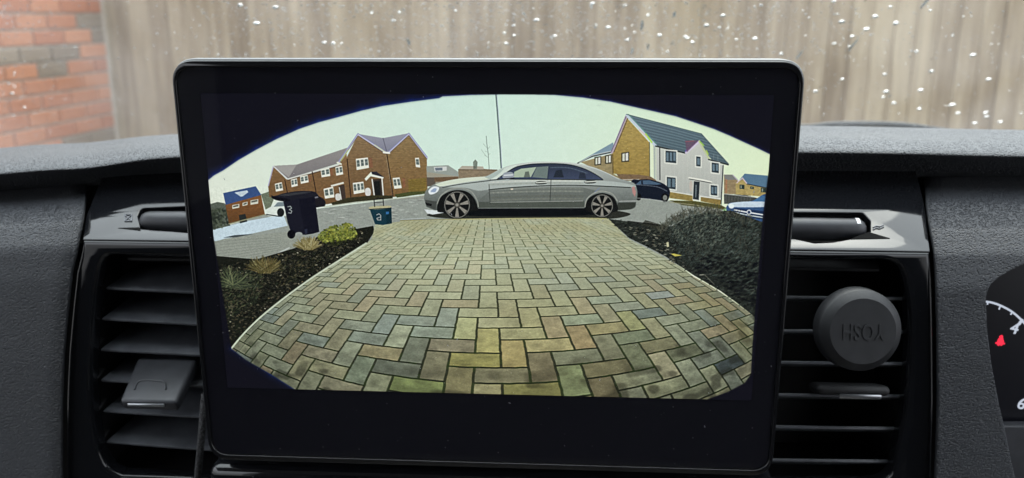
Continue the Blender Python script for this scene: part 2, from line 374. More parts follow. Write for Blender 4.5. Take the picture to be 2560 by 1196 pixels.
fill(P1((1168, 650), (1216, 600), (1306, 640), (1300, 650), (1212, 632), (1180, 665)), (226, 236, 214)); fill(P1((1216, 600), (1252, 598), (1308, 640), (1222, 618)), (44, 44, 52))
fill(P1((1218, 655), (1296, 648), (1304, 770), (1228, 778)), (58, 48, 44)); fill(P1((1236, 668), (1276, 664), (1284, 766), (1244, 770)), (28, 30, 30))
for a, b in (((1222, 655), (1238, 775)), ((1292, 645), (1302, 765))): stroke(P1(a, b), 3.4, (224, 228, 214))
fill(P1((926, 696), (1018, 672), (1022, 684), (932, 708)), (218, 218, 202)); fill(P1((984, 700), (1024, 690), (1036, 800), (992, 806)), (64, 52, 48)); stroke(P1((988, 712), (1004, 800)), 2.4, (210, 212, 200))
fill(sm(P1((960, 764), (980, 754), (998, 764), (996, 800), (966, 802))), (206, 208, 200)); fill(sm(P1((1172, 726), (1192, 714), (1210, 726), (1210, 766), (1178, 768))), (212, 214, 208))
fill(P1((930, 822), (1050, 785), (1230, 768), (1370, 770), (1370, 790), (1100, 815), (940, 838)), (54, 52, 34), tex=.2)
stroke(P1((880, 850), (1100, 820), (1400, 792), (1610, 768)), 2.2, (176, 180, 160))
# ---- parked cars on the left, behind the wheelie bin
fill(sm(P1((458, 880), (500, 850), (540, 812), (600, 808), (640, 850), (640, 905), (560, 918), (480, 915))), (214, 224, 214)); fill(P1((520, 850), (548, 818), (590, 815), (600, 845)), (120, 135, 140)); fill(ell(P1((570, 890))[0], 9, 11), (30, 32, 34)); stroke(P1((470, 905), (560, 918)), 3, (40, 46, 50))
fill(sm(P1((780, 800), (810, 770), (850, 778), (885, 805), (888, 840), (860, 850), (800, 852))), (30, 28, 34)); fill(P1((800, 775), (830, 768), (840, 785), (808, 792)), (110, 112, 120)); fill(sm(P1((500, 768), (540, 778), (600, 776), (600, 800), (540, 800))), (36, 34, 36))
# ---- distant roofs behind the silver saloon
fill(P2((185, 560), (340, 553), (412, 600), (415, 650), (190, 655)), (150, 158, 150)); fill(P2((238, 566), (330, 562), (330, 592), (245, 598)), (205, 210, 205)); fill(P2((246, 572), (300, 570), (300, 590), (250, 592)), (110, 120, 130))
fill(P2((190, 602), (410, 632), (420, 700), (195, 690)), (156, 152, 134)); fill(P2((188, 640), (250, 640), (250, 700), (190, 705)), (92, 82, 74)); fill(P2((240, 640), (412, 634), (416, 665), (245, 672)), (110, 82, 64))
fill(P2((412, 585), (440, 558), (560, 562), (600, 580), (690, 585), (690, 650), (415, 655)), (140, 122, 100)); fill(P2((414, 582), (440, 558), (590, 562), (596, 584)), (176, 168, 152)); stroke(P2((414, 585), (690, 588)), 2, (96, 80, 64))
fill(P2((518, 530), (534, 512), (550, 530), (546, 580), (520, 580)), (96, 104, 92), .8, tex=.2)
stroke(P2((612, 345), (616, 400), (626, 470), (633, 580)), 1.4, (92, 104, 96), .85)
for a, b in (((618, 430), (590, 400)), ((622, 460), (604, 452)), ((620, 440), (638, 420)), ((628, 500), (600, 480)), ((626, 480), (640, 470)), ((575, 440), (612, 490))): stroke(P2(a, b), 1, (120, 132, 118), .6)
stroke(P2((681, 50), (690, 160), (700, 300), (710, 430), (718, 572)), 3.0, (74, 92, 92)); stroke(P2((688, 50), (697, 160), (707, 300), (717, 430), (724, 572)), 1.3, (150, 150, 190), .6)
# ---- right-hand houses
fill(P3((70, 470), (180, 405), (355, 305), (365, 385), (200, 420)), (128, 152, 166)); fill(P3((100, 462), (355, 392), (358, 555), (470, 610), (300, 590), (180, 500)), (152, 136, 98))
stroke(P3((75, 470), (190, 415), (355, 380)), 3, (64, 66, 66)); stroke(P3((90, 464), (190, 408), (352, 372)), 1.6, (210, 216, 208))
fill(P3((345, 380), (460, 108), (640, 305), (645, 580), (350, 552)), (176, 150, 84), grad=(156, 126, 62))
for yv in range(140, 560, 11): stroke(P3((460 - min(1, (yv - 108) / 272) * 108, yv), (min(640, 460 + (yv - 108) * .9), yv + 8)), 1, (150, 124, 66), .35)
fill(P3((460, 85), (760, 160), (1052, 240), (1150, 350), (1268, 480), (1130, 440), (1105, 410), (1034, 300), (930, 388), (690, 330), (600, 235)), (100, 118, 128), grad=(82, 100, 106))
for k in range(16):
    t = k / 16; a = (470 + 215 * t, 96 + 228 * t); b = (1056 + 205 * t, 244 + 230 * t)
    stroke(P3(a, ((a[0] + b[0]) / 2, (a[1] + b[1]) / 2 - 6), b), 1.2, (58, 80, 94) if k % 2 else (122, 148, 158), .6)
fill(P3((690, 335), (930, 392), (945, 380), (1032, 302), (1105, 420), (1128, 450), (1228, 482), (1212, 760), (1200, 770), (800, 690), (690, 610)), (198, 202, 192), grad=(172, 176, 168))
fill(P3((640, 290), (694, 336), (694, 600), (642, 578)), (222, 234, 198)); fill(P3((672, 320), (690, 335), (690, 600), (676, 596)), (176, 186, 176))
for k in range(15): xk = 705 + k * 34; stroke(P3((xk, 400 if xk < 940 or xk > 1100 else 380), (xk - 4, 700)), 1.2, (206, 210, 200), .3)
fill(P3((800, 690), (985, 725), (985, 770), (800, 745)), (146, 124, 66)); fill(P3((1045, 735), (1210, 760), (1200, 800), (1045, 770)), (142, 118, 64)); stroke(P3((790, 690), (985, 722)), 3, (214, 216, 200)); stroke(P3((1040, 730), (1212, 752)), 3, (220, 222, 208))
for a, b, wd, c in (((462, 92), (345, 385), 6.5, (176, 160, 176)), ((458, 100), (340, 380), 1.5, (88, 76, 110)), ((472, 112), (362, 380), 1.6, (70, 52, 60)), ((462, 90), (690, 332), 6.5, (190, 205, 214)), ((476, 84), (700, 318), 1.6, (96, 150, 130)), ((612, 240), (660, 305), 4, (170, 214, 60)), ((560, 205), (620, 262), 3, (214, 184, 190)),
                    ((690, 335), (930, 392), 3.5, (44, 50, 50)), ((690, 345), (925, 400), 2, (204, 208, 196)), ((930, 388), (1034, 298), 6, (204, 196, 214)), ((925, 375), (1020, 296), 3, (110, 84, 168)), ((1034, 298), (1108, 430), 5, (188, 200, 150)), ((1040, 300), (1070, 330), 3, (150, 196, 70)), ((1090, 370), (1104, 400), 3, (170, 200, 70)), ((1108, 440), (1262, 482), 3.5, (40, 46, 50)), ((1110, 452), (1230, 486), 2, (214, 218, 206)),
                    ((722, 350), (724, 600), 2.6, (56, 60, 62)), ((642, 305), (644, 575), 1.6, (64, 66, 44)), ((1222, 488), (1206, 790), 2.6, (54, 60, 62)), ((352, 400), (354, 552), 1.6, (60, 50, 40)), ((1052, 240), (1266, 478), 2, (70, 86, 94)), ((460, 84), (1052, 238), 1.6, (58, 80, 84))):
    stroke(P3(a, b), wd, c)
fill(P3((922, 292), (1030, 290), (935, 385)), (104, 76, 100), .8); stroke(P3((925, 300), (990, 294)), 2, (200, 70, 90), .4)
def dwin(x0, y0, x1, y1, sk=6, n=2):
    fill(P3((x0 - 10, y0 - 10), (x1 + 10, y0 - 10 + sk), (x1 + 10, y1 + 12 + sk), (x0 - 10, y1 + 10)), (216, 220, 208))
    fill(P3((x0, y0), (x1, y0 + sk), (x1, y1 + sk), (x0, y1)), (48, 60, 66))
    for k in range(n):
        a = x0 + (x1 - x0) * (k + .2) / n; b = x0 + (x1 - x0) * (k + .86) / n; fill(P3((a, y0 + 14), (b, y0 + 16), (b, y1 - 8), (a, y1 - 12)), (104, 124, 134))
for q in ((768, 370, 852, 462, 8, 3), (1010, 416, 1044, 492, 4, 1), (1132, 464, 1188, 540, 8, 2), (778, 577, 848, 668, 8, 2), (1124, 642, 1176, 720, 6, 2)): dwin(*q)
def lwin(x0, y0, x1, y1):
    fill(P3((x0 - 5, y0 - 4), (x1 + 5, y0 - 12), (x1 + 5, y1 + 2), (x0 - 4, y1 + 6)), (58, 56, 44)); fill(P3((x0 + 4, y0 + 4), ((x0 + x1) / 2 - 3, y0), ((x0 + x1) / 2 - 3, y1 - 4), (x0 + 4, y1 - 2)), (206, 210, 190)); fill(P3(((x0 + x1) / 2 + 3, y0), (x1 - 2, y0 - 5), (x1 - 2, y1 - 8), ((x0 + x1) / 2 + 3, y1 - 5)), (214, 216, 206))
lwin(424, 392, 476, 456); lwin(212, 426, 256, 482); lwin(296, 412, 338, 470)
fill(P3((984, 606), (1042, 612), (1034, 768), (980, 760)), (206, 208, 196)); fill(P3((992, 612), (1038, 616), (1030, 760), (984, 752)), (42, 50, 54)); fill(P3((1004, 640), (1014, 640), (1010, 740), (1002, 740)), (110, 120, 124))
stroke(P3((952, 584), (1060, 602), (1130, 618)), 4, (226, 228, 214)); stroke(P3((956, 594), (1128, 626)), 1.6, (50, 54, 54)); fill(ell(P3((968, 650))[0], 4, 14), (196, 180, 168), .7)
fill(P3((380, 555), (560, 560), (650, 575), (690, 600), (700, 620), (420, 605)), (122, 96, 74)); stroke(P3((400, 600), (560, 598)), 1.5, (214, 216, 206))
# far right
fill(P3((1228, 560), (1300, 562), (1345, 610), (1335, 715), (1228, 712)), (150, 128, 96)); fill(P3((1228, 560), (1300, 560), (1340, 600), (1240, 602)), (126, 128, 124)); stroke(P3((1298, 562), (1340, 608)), 2, (190, 184, 196)); stroke(P3((1248, 600), (1246, 700)), 4, (170, 96, 78), .6)
fill(P3((1320, 628), (1372, 588), (1410, 630), (1572, 668), (1562, 735), (1322, 716)), (174, 152, 92)); fill(P3((1345, 608), (1392, 552), (1574, 568), (1574, 668), (1408, 634), (1380, 596)), (88, 120, 144)); stroke(P3((1330, 625), (1374, 586), (1412, 634)), 2.6, (208, 186, 196)); stroke(P3((1410, 634), (1572, 666)), 2.4, (50, 56, 58))
for q in ((1352, 638, 1390, 672), (1520, 664, 1562, 698), (1436, 652, 1464, 672)): fill(P3((q[0], q[1]), (q[2], q[1] + 3), (q[2], q[3] + 3), (q[0], q[3])), (46, 58, 52)); fill(P3((q[0] + 8, q[1] + 6), (q[0] + 16, q[1] + 6), (q[0] + 16, q[3] - 4), (q[0] + 8, q[3] - 4)), (150, 160, 140))
fill(P3((1228, 715), (1400, 720), (1490, 745), (1480, 790), (1230, 790)), (70, 74, 70), tex=.15); stroke(P3((1232, 712), (1470, 738)), 2, (176, 180, 170))
for k in range(9): stroke(P3((1245 + k * 24, 722), (1243 + k * 24, 780)), 1.4, (110, 112, 106), .6)
# black hatchback behind the saloon
fill(sm(P3((500, 610), (560, 600), (640, 598), (745, 628), (800, 680), (795, 745), (770, 768), (700, 760), (560, 745), (480, 740))), (24, 30, 42)); fill(P3((535, 636), (570, 606), (640, 604), (740, 634), (700, 640)), (74, 96, 118)); fill(P3((575, 610), (588, 606), (590, 638), (578, 638)), (24, 30, 42)); stroke(so_(P3((500, 636), (560, 640), (700, 656), (780, 690))), 1.6, (120, 130, 140), .8)
fill(ell(P3((762, 742))[0], 9, 11), (14, 16, 18)); fill(ell(P3((764, 742))[0], 5.5, 7), (120, 124, 118)); fill(ell(P3((555, 735))[0], 7, 9), (14, 16, 18)); stroke(P3((540, 745), (640, 752), (770, 772)), 2, (206, 212, 206), .6)
fill(P3((795, 762), (1000, 768), (1205, 800), (1255, 826), (1240, 838), (900, 800)), (84, 82, 42), tex=.15); stroke(P3((800, 778), (1000, 800), (1230, 838)), 2, (150, 150, 120))
# blue and white car at the right edge
fill(sm(P3((1235, 870), (1262, 792), (1330, 778), (1455, 765), (1545, 715), (1600, 740), (1600, 960), (1480, 965), (1280, 890))), (56, 84, 124)); fill(P3((1455, 768), (1530, 722), (1570, 740), (1570, 785)), (70, 110, 150)); fill(sm(P3((1270, 788), (1400, 772), (1600, 778), (1590, 812), (1300, 815))), (196, 212, 224)); fill(P3((1312, 822), (1560, 850), (1560, 915), (1400, 900), (1310, 862)), (34, 52, 84)); stroke(P3((1312, 838), (1420, 858), (1560, 880)), 3.4, (222, 230, 230)); stroke(P3((1318, 858), (1430, 882), (1560, 902)), 2.6, (206, 216, 214))
fill(ell(P3((1288, 808))[0], 7, 6), (226, 240, 240)); fill(P3((1382, 896), (1482, 916), (1478, 946), (1380, 922)), (196, 206, 190)); fill(ell(P3((1426, 856))[0], 6, 6.5), (206, 214, 220)); fill(ell(P3((1426, 856))[0], 3.4, 3.8), (40, 56, 90))
for k in range(6): stroke(P3((1392 + k * 14, 906 + k * 3), (1390 + k * 14, 924 + k * 3)), 1.6, (44, 52, 60), .9)
fill(P3((1222, 830), (1248, 826), (1250, 865), (1222, 880)), (150, 190, 130)); fill(P3((1300, 900), (1380, 925), (1500, 950), (1500, 990), (1300, 940)), (34, 40, 44))
# ---- kerb and shadow under the saloon
fill(sm(P2((190, 905), (330, 880), (550, 850), (900, 852), (1320, 850), (1560, 880), (1640, 905), (1500, 935), (1200, 932), (700, 940), (420, 935), (250, 925))), (44, 46, 40))
fill(sm(P2((300, 890), (560, 852), (1320, 852), (1500, 890), (1300, 912), (900, 916), (500, 914))), (14, 17, 20))
fill(P2((170, 868), (290, 880), (310, 892), (230, 905), (190, 895)), (214, 222, 222)); stroke(P2((0, 948), (330, 938), (560, 930)), 2.4, (40, 44, 42)); stroke(P2((0, 940), (180, 930)), 2, (200, 208, 205), .6)
# ---- the silver saloon
BODY = so_(P2((168, 790), (176, 745), (205, 710), (250, 685), (330, 664), (450, 645), (608, 632), (700, 585), (790, 553), (900, 535), (1000, 527), (1130, 528), (1260, 540), (1380, 568), (1480, 610), (1560, 648), (1660, 678), (1684, 715), (1690, 765), (1682, 810), (1676, 850), (1640, 868), (1545, 876)), 5) \
    + P2((1545, 850), (1320, 855), (1310, 858), (550, 860), (545, 872), (300, 880), (240, 872), (185, 850))
fill(BODY, (186, 194, 188), grad=(80, 86, 82))
fill(so_(P2((250, 700), (420, 680), (620, 655), (740, 640), (1050, 655), (1450, 664), (1640, 690), (1650, 710), (1300, 700), (1000, 705), (700, 718), (560, 735), (470, 715), (350, 712)), 4), (178, 188, 182), .85)
fill(P2((640, 735), (1060, 712), (1300, 712), (1400, 735), (1320, 790), (1300, 815), (640, 828), (560, 800)), (100, 106, 100), .8)
fill(P2((560, 815), (1310, 808), (1315, 855), (556, 858)), (78, 84, 76)); stroke(P2((556, 860), (1310, 857)), 1.6, (150, 156, 150), .8)
fill(so_(P2((245, 690), (330, 664), (450, 645), (605, 634), (640, 650), (480, 672), (360, 692), (280, 705)), 4), (222, 232, 208), .85)
fill(so_(P2((612, 634), (700, 588), (790, 556), (835, 552), (760, 600), (690, 650), (650, 655)), 4), (206, 218, 206)); fill(so_(P2((600, 640), (680, 600), (740, 576), (690, 625), (640, 655)), 3), (150, 166, 160), .6)
GL = so_(P2((690, 652), (750, 610), (820, 568), (910, 548), (1000, 542), (1120, 542), (1220, 552), (1310, 578), (1390, 618), (1444, 655)), 5)
fill(GL, (48, 56, 70), grad=(66, 76, 100)); stroke(GL, 1.6, (22, 26, 30))
fill(P2((805, 640), (812, 600), (860, 578), (970, 566), (930, 638)), (168, 184, 160)); fill(P2((940, 638), (972, 566), (1056, 560), (1048, 648)), (110, 124, 120)); fill(P2((1090, 640), (1110, 590), (1150, 585), (1165, 640)), (34, 40, 48), .8); fill(P2((1270, 648), (1280, 605), (1315, 605), (1325, 650)), (38, 44, 54), .7); stroke(so_(P2((1070, 570), (1200, 572), (1330, 610))), 3, (96, 110, 126), .5); fill(P2((880, 640), (890, 600), (915, 596), (925, 638)), (84, 92, 86), .8)
for yk, ck, ak in ((668, (206, 210, 198), .45), (684, (150, 156, 146), .4), (722, (128, 134, 124), .5), (742, (146, 150, 138), .45), (776, (96, 100, 90), .5), (796, (120, 124, 112), .5)): stroke(so_(P2((640, yk + 8), (860, yk), (1100, yk - 4), (1300, yk - 2))), 5, ck, ak)
stroke(P2((1062, 545), (1050, 655)), 3.4, (52, 60, 78)); stroke(P2((1050, 655), (1444, 658)), 2, (30, 34, 36)); stroke(P2((640, 660), (740, 652), (1050, 654)), 2.2, (22, 24, 26))
stroke(so_(P2((300, 712), (420, 690), (560, 672), (640, 662))), 1.8, (48, 52, 50)); stroke(so_(P2((630, 728), (800, 712), (1060, 698), (1300, 697), (1640, 712))), 2.2, (38, 42, 40)); stroke(so_(P2((830, 552), (1000, 532), (1200, 536), (1400, 580), (1560, 652))), 1.4, (222, 228, 218), .8)
for q in (((632, 690), (640, 830)), ((1074, 660), (1066, 820))): stroke(P2(*q), 1.5, (52, 56, 54))
stroke(P2((640, 818), (1300, 808)), 1.4, (206, 210, 200), .7); stroke(P2((1560, 810), (1680, 808)), 1.6, (214, 216, 208), .8); fill(P2((1550, 822), (1680, 818), (1672, 850), (1640, 868), (1545, 874)), (56, 60, 54)); fill(P2((176, 800), (260, 812), (250, 870), (190, 848)), (70, 74, 70)); fill(P2((176, 818), (225, 830), (222, 846), (185, 838)), (26, 28, 28))
fill(sm(P2((200, 735), (235, 705), (275, 712), (262, 745), (215, 762))), (222, 230, 234)); fill(sm(P2((215, 740), (240, 718), (258, 722), (246, 745))), (150, 166, 190)); fill(P2((1650, 712), (1668, 700), (1680, 745), (1672, 780), (1655, 750)), (186, 120, 128), .85)
for q in ((960, 678), (1310, 672)):
    fill(sm(P2((q[0], q[1]), (q[0] + 30, q[1] - 12), (q[0] + 84, q[1] - 8), (q[0] + 76, q[1] + 8), (q[0] + 20, q[1] + 12))), (52, 56, 56)); stroke(P2((q[0] + 8, q[1]), (q[0] + 84, q[1] - 4)), 3, (206, 212, 200))
fill(sm(P2((728, 640), (740, 608), (790, 602), (812, 622), (800, 645), (760, 655))), (150, 158, 166)); stroke(P2((732, 650), (810, 644)), 2.4, (24, 26, 30)); stroke(P2((740, 625), (800, 622)), 2.4, (226, 232, 232)); fill(ell(P2((795, 724))[0], 3.5, 2), (210, 200, 180))
def wheel(c, r, arch, wr):
    c0 = P2(c)[0]
    fill(ell((c0[0], c0[1] - 1), arch[0], arch[1]), (20, 22, 22)); fill(ell(c0, wr[0], wr[1]), (28, 30, 30)); fill(ell(c0, r, r * 1.04), (22, 24, 24))
    for k in range(7):
        a = math.radians(k * 360 / 7 + 90); pa, pb = .24, .115
        p = [(c0[0] + r * .22 * math.cos(a - pa), c0[1] + r * .22 * math.sin(a - pa)), (c0[0] + r * .95 * math.cos(a - pb * 1.5), c0[1] + r * .99 * math.sin(a - pb * 1.5)), (c0[0] + r * .95 * math.cos(a + pb * 1.5), c0[1] + r * .99 * math.sin(a + pb * 1.5)), (c0[0] + r * .22 * math.cos(a + pa), c0[1] + r * .22 * math.sin(a + pa))]
        fill(p, (140, 137, 128)); stroke([((p[0][0] + p[3][0]) / 2, (p[0][1] + p[3][1]) / 2), ((p[1][0] + p[2][0]) / 2, (p[1][1] + p[2][1]) / 2)], 1.2, (120, 116, 104), .7)
    stroke(ell(c0, r, r * 1.04) + [ell(c0, r, r * 1.04)[0]], 1.6, (150, 150, 140)); fill(ell(c0, r * .26, r * .26), (70, 68, 62)); fill(ell(c0, r * .13, r * .13), (140, 138, 128))
fill(sm(P2((262, 870), (280, 790), (340, 745), (410, 730), (480, 745), (530, 795), (552, 870), (520, 880), (300, 890))), (22, 24, 24))
fill(sm(P2((1320, 860), (1335, 800), (1380, 765), (1440, 752), (1500, 768), (1535, 805), (1550, 872), (1500, 890), (1360, 890))), (22, 24, 24))
wheel((404, 836), 31, (33, 36), (35, 37)); wheel((1438, 842), 26, (28, 31), (30, 31))
stroke(so_(P2((262, 830), (290, 770), (350, 728), (420, 715), (500, 738), (545, 800), (556, 850))), 2.2, (160, 164, 152), .8); stroke(so_(P2((1316, 850), (1330, 795), (1380, 752), (1440, 738), (1510, 758), (1548, 810))), 2.2, (164, 168, 156), .8); stroke(P2((1385, 745), (1420, 715)), 1.6, (110, 130, 200), .5)

# ---- the block-paved drive: herringbone blocks through the camera's wide lens
q_ = [1.409236352945834, -11.711253166190438, 89.66549042888079, 0.013715459384031344, 1.3706803803453753, 0.4121701122422167, -0.03328664142624565, -0.05326985895566504, 8.31945161945948, -1.061577910313972, 6.26993883326303, -0.015427966021271633]
smm = (PS0 * 1000 + (xx + .5) / K * 1000); tmm = (PT0 * 1000 + (yy + .5) / K * 1000)
ex = (smm - q_[0]) / q_[4]; ey = tmm - q_[1]; rr_ = np.hypot(ex, ey) / q_[2]; th = rr_.copy()
for _ in range(8): th = th - (th + q_[3] * th ** 3 + q_[11] * th ** 5 - rr_) / np.maximum(1 + 3 * q_[3] * th ** 2 + 5 * q_[11] * th ** 4, .2)
ph = np.arctan2(ey, ex) - q_[7]
dx, dy, dz = np.sin(th) * np.cos(ph), np.sin(th) * np.sin(ph), np.cos(th)
cp, sp_ = math.cos(q_[5]), math.sin(q_[5])
gd = cp * dz - sp_ * dy; gyv = sp_ * dz + cp * dy
tt = q_[8] / np.maximum(gyv, 1e-3); Xg, Dg = dx * tt, gd * tt
cy_w, sy_w = math.cos(q_[6]), math.sin(q_[6]); Xw = cy_w * Xg + sy_w * Dg; Dw = -sy_w * Xg + cy_w * Dg
uu = Xw + q_[9]; vv = q_[10] - Dw
fu = np.clip(np.abs(np.gradient(uu, axis=1)) + np.abs(np.gradient(uu, axis=0)) * .6, .003, 3); fv = np.clip(np.abs(np.gradient(vv, axis=0)) + np.abs(np.gradient(vv, axis=1)) * .5, .003, 3)
wu = uu + (vn(uu * 4, vv * 4, 5) - .5) * .03; wv = vv + (vn(uu * 4, vv * 4, 6) - .5) * .03
I, J = np.floor(wu).astype(np.int64), np.floor(wv).astype(np.int64); md = (I - J) % 4
oi = np.where(md == 1, I - 1, I); oj = np.where(md == 2, J - 1, J); hor = md <= 1
a_ = wu - oi; b_ = wv - oj; A = np.where(hor, 2., 1.); B = np.where(hor, 1., 2.)
jw = .052
mu = np.clip((jw + fu / 2 - np.minimum(a_, A - a_)) / fu, 0, 1) * np.clip(2.2 * jw / fu, 0, 1); mv = np.clip((jw + fv / 2 - np.minimum(b_, B - b_)) / fv, 0, 1) * np.clip(2.8 * jw / fv, 0, 1)
joint = np.maximum(mu * .85, mv)
r1, r2, r3 = hsh(oi, oj, 1), hsh(oi, oj, 2), hsh(oi, oj, 3)
PAL = np.array([(150, 156, 122), (142, 152, 126), (158, 156, 112), (136, 146, 120), (148, 142, 108), (130, 142, 128), (156, 150, 118), (144, 152, 116)], float)
base = PAL[(r1 * 7.99).astype(int)]
base = np.where((r2 > .90)[..., None], np.array((118, 136, 136.)), base); base = np.where((r2 < .08)[..., None], np.array((160, 138, 106.)), base)
yel = np.exp(-((uu - .3) / 3.2) ** 2)[..., None] * np.clip((vv + 12) / 10, 0, 1)[..., None]; base = base * (1 - .5 * yel) + np.array((156, 150, 88.)) * .5 * yel
KEY = {(0, 0): (156, 144, 92), (-1, 0): (162, 138, 78), (-3, 1): (146, 140, 58), (-4, 0): (122, 112, 92), (-4, 1): (114, 110, 84), (-5, 0): (94, 104, 92), (-6, 2): (88, 98, 88), (-5, 3): (122, 144, 64), (-3, 2): (114, 106, 68), (-7, 1): (150, 134, 92), (-3, -2): (162, 168, 104), (-5, -1): (126, 146, 138), (-7, -2): (122, 142, 146), (-6, -1): (148, 158, 130), (0, 1): (112, 102, 80), (1, 1): (108, 118, 98), (1, 2): (110, 130, 84), (2, 2): (112, 106, 74), (2, 3): (112, 100, 74), (-2, 2): (106, 104, 80), (-1, 3): (126, 126, 58), (1, -2): (162, 140, 104), (2, -1): (158, 126, 86), (3, -1): (154, 140, 88), (2, -2): (138, 160, 134), (-1, -1): (160, 160, 104), (3, 0): (110, 114, 90), (4, 0): (106, 122, 94), (5, -2): (156, 160, 92), (6, -2): (98, 118, 122), (8, 4): (52, 68, 84), (8, -4): (136, 152, 168), (-2, -1): (164, 156, 78), (1, -7): (138, 154, 146), (3, -8): (130, 148, 148), (-8, -7): (158, 148, 124), (-4, -3): (122, 140, 138), (-8, 0): (120, 136, 130), (-10, 2): (148, 140, 112), (-11, 1): (118, 134, 130), (4, -4): (138, 156, 138), (3, -4): (164, 146, 110), (-1, 1): (140, 138, 60), (4, 1): (112, 124, 92), (5, 1): (120, 116, 80), (-7, 2): (118, 136, 112), (6, 2): (106, 114, 84)}
for (ki, kj), c in KEY.items(): base = np.where(((oi == ki) & (oj == kj))[..., None], np.array(c, float), base)
stain = vn(uu * 2.1 + 30, vv * 2.4, 11) * .5 + vn(uu * 6, vv * 7, 12) * .3 + vn(uu * 15, vv * 22, 13) * .2
near = np.clip((vv + 6) / 8, 0, 1)
base = base * (1 + ((stain - .5) * (.16 + .5 * near) + (r3 - .5) * .14)[..., None])
spk = (vn(smm * 1.9, tmm * 4.2, 21) > .93) * near * (stain > .5); base = base * (1 - .5 * spk[..., None]) + np.array((196, 200, 176.)) * .5 * spk[..., None]
blot = np.clip((vn(uu * 1.6 + 9, vv * 1.6, 31) - .62) * 5, 0, 1) * np.clip((vv + uu * .1 - 1.2) / 2, 0, 1); base = base * (1 - .42 * blot[..., None])
och = np.clip((vn(uu * .35, vv * .2, 41) - .35) * 2, 0, 1) * np.clip((-vv - 15) / 6, 0, 1); och = och[..., None] * .65
far = np.clip((-vv - 3) / 8, 0, 1)[..., None]; base = base * (1 - .62 * far) + np.array((178, 188, 152.)) * .62 * far; base = base * (1 - och) + np.array((168, 156, 92.)) * och
edge_o = np.clip(1 - np.abs(uu - (12.2 + .02 * vv)) / 2.2, 0, 1) * np.clip((vv + 9) / 4, 0, 1); edge_o = (edge_o * (.4 + .6 * vn(uu * 2, vv * 1.5, 51)))[..., None]; base = base * (1 - .55 * edge_o) + np.array((142, 124, 52.)) * .55 * edge_o
moss = (vn(uu * 2.5, vv * 2.5, 61) > .5)[..., None] * near[..., None]; jc = np.array((38, 42, 28.)) * (1 - moss * .5) + np.array((46, 64, 24.)) * moss * .5
jfar = np.clip((-vv - 4) / 9, 0, 1)[..., None]; jc = jc * (1 - jfar) + np.array((84, 92, 62.)) * jfar
lit = np.clip((b_ - .02) / .1, 0, 1) * (1 - np.clip((b_ - .1) / .14, 0, 1)) * near * .10; lit2 = np.clip(1 - (B - b_ - .08) / .07, 0, 1) * .14
base = base * (1 + (lit + lit2)[..., None])
midg = np.clip((-vv + 2) / 16, 0, 1)[..., None]; cen = np.exp(-((uu - .5) / 4.5) ** 2)[..., None]
tint = (np.array((158, 148, 98.)) * cen + np.array((128, 134, 108.)) * (1 - cen)) * (1 - midg) + np.array((176, 182, 154.)) * midg
tex_ = (base.mean(-1, keepdims=True) / np.maximum(base.mean(-1).mean(), 1)); base = .66 * base + .34 * tint * (.8 + .2 * np.clip(tex_, .4, 1.6))
sheen = np.exp(-(((uu + 3) / 5) ** 2 + ((vv + 8) / 7) ** 2))[..., None] * (.55 + .45 * vn(uu * 1.2, vv * .8, 91)[..., None]); base = base + sheen * np.array((16, 19, 18.))
lum = base.mean(-1, keepdims=True) * np.array((1.05, 1.06, .86)); base = (lum + (base - lum) * (.55 + .25 * near[..., None])) * 1.02; pave = base * (1 - joint[..., None]) + jc * joint[..., None]
rad = np.hypot((smm - 3) / 150, (tmm + 5) / 82); vig = 1 - .42 * np.clip(rad - .62, 0, 1) ** 1.25 * 1.5; pave = pave * np.clip(vig, .2, 1)[..., None]
wet = (vn(smm * .8, tmm * 5, 71) - .5) * .07 + (vn(smm * 2.6, tmm * 6, 72) - .5) * .06; pave = pave * (1 + wet[..., None])
DRIVE = [(936, 563)] + P2((0, 955), (330, 945), (560, 935), (800, 930), (1200, 931), (1470, 935)) + [(1522, 548), (1545, 572)] + P5((930, 150), (1040, 205), (1150, 262), (1250, 320), (1330, 382), (1420, 430), (1500, 480), (1600, 550), (1720, 640)) + [(1900, 900), (1880, 1010), (1240, 1010), (700, 1000), (556, 890)] + P4((220, 780), (310, 680), (430, 562), (500, 500), (600, 425), (700, 350), (800, 278), (900, 210), (1000, 150), (1100, 85), (1180, 32), (1215, 0)) + [(932, 585)]
BEDL = [(936, 563), (905, 570), (880, 590)] + P4((700, 20), (640, 60), (450, 150), (120, 230), (100, 400), (140, 700), (170, 770), (225, 790)) + DRIVE[-13:]
fill([(500, 500 + 120), (560, 598), (740, 578), (760, 605), (700, 640), (600, 655), (530, 700)], (146, 152, 140), tex=.05)
for k in range(9): stroke([(530, 608 + k * 7.5), (610, 600 + k * 7), (700, 596 + k * 5)], 1.2, (106, 112, 104), .5)
stroke(P4((630, 60), (560, 95), (480, 130), (300, 180)), 3.5, (186, 194, 186))
fill([(520, 640), (640, 650), (735, 622), (800, 590), (932, 566), (935, 580), (860, 700), (600, 880), (540, 880)], (28, 30, 24), tex=.3)
BL = [(545, 665), (640, 650), (735, 626), (800, 600), (925, 574), (905, 600), (800, 690), (640, 808), (570, 860), (552, 860)]
dabs(BL, 1500, [(20, 22, 18), (46, 46, 36), (62, 58, 44), (14, 14, 14), (34, 40, 28), (80, 76, 60)], (1.5, 5), (-.7, .7), .45, .8)
dabs(BL, 90, [(150, 146, 120), (120, 104, 76), (178, 176, 150)], (1.2, 3.2), (-.6, .6), .45, .9)
cD = cover(tx(DRIVE)); mD, x0, y0, x1, y1 = cD; mD = mD[..., None]; img[y0:y1, x0:x1] = img[y0:y1, x0:x1] * (1 - mD) + pave[y0:y1, x0:x1] / 255. * mD
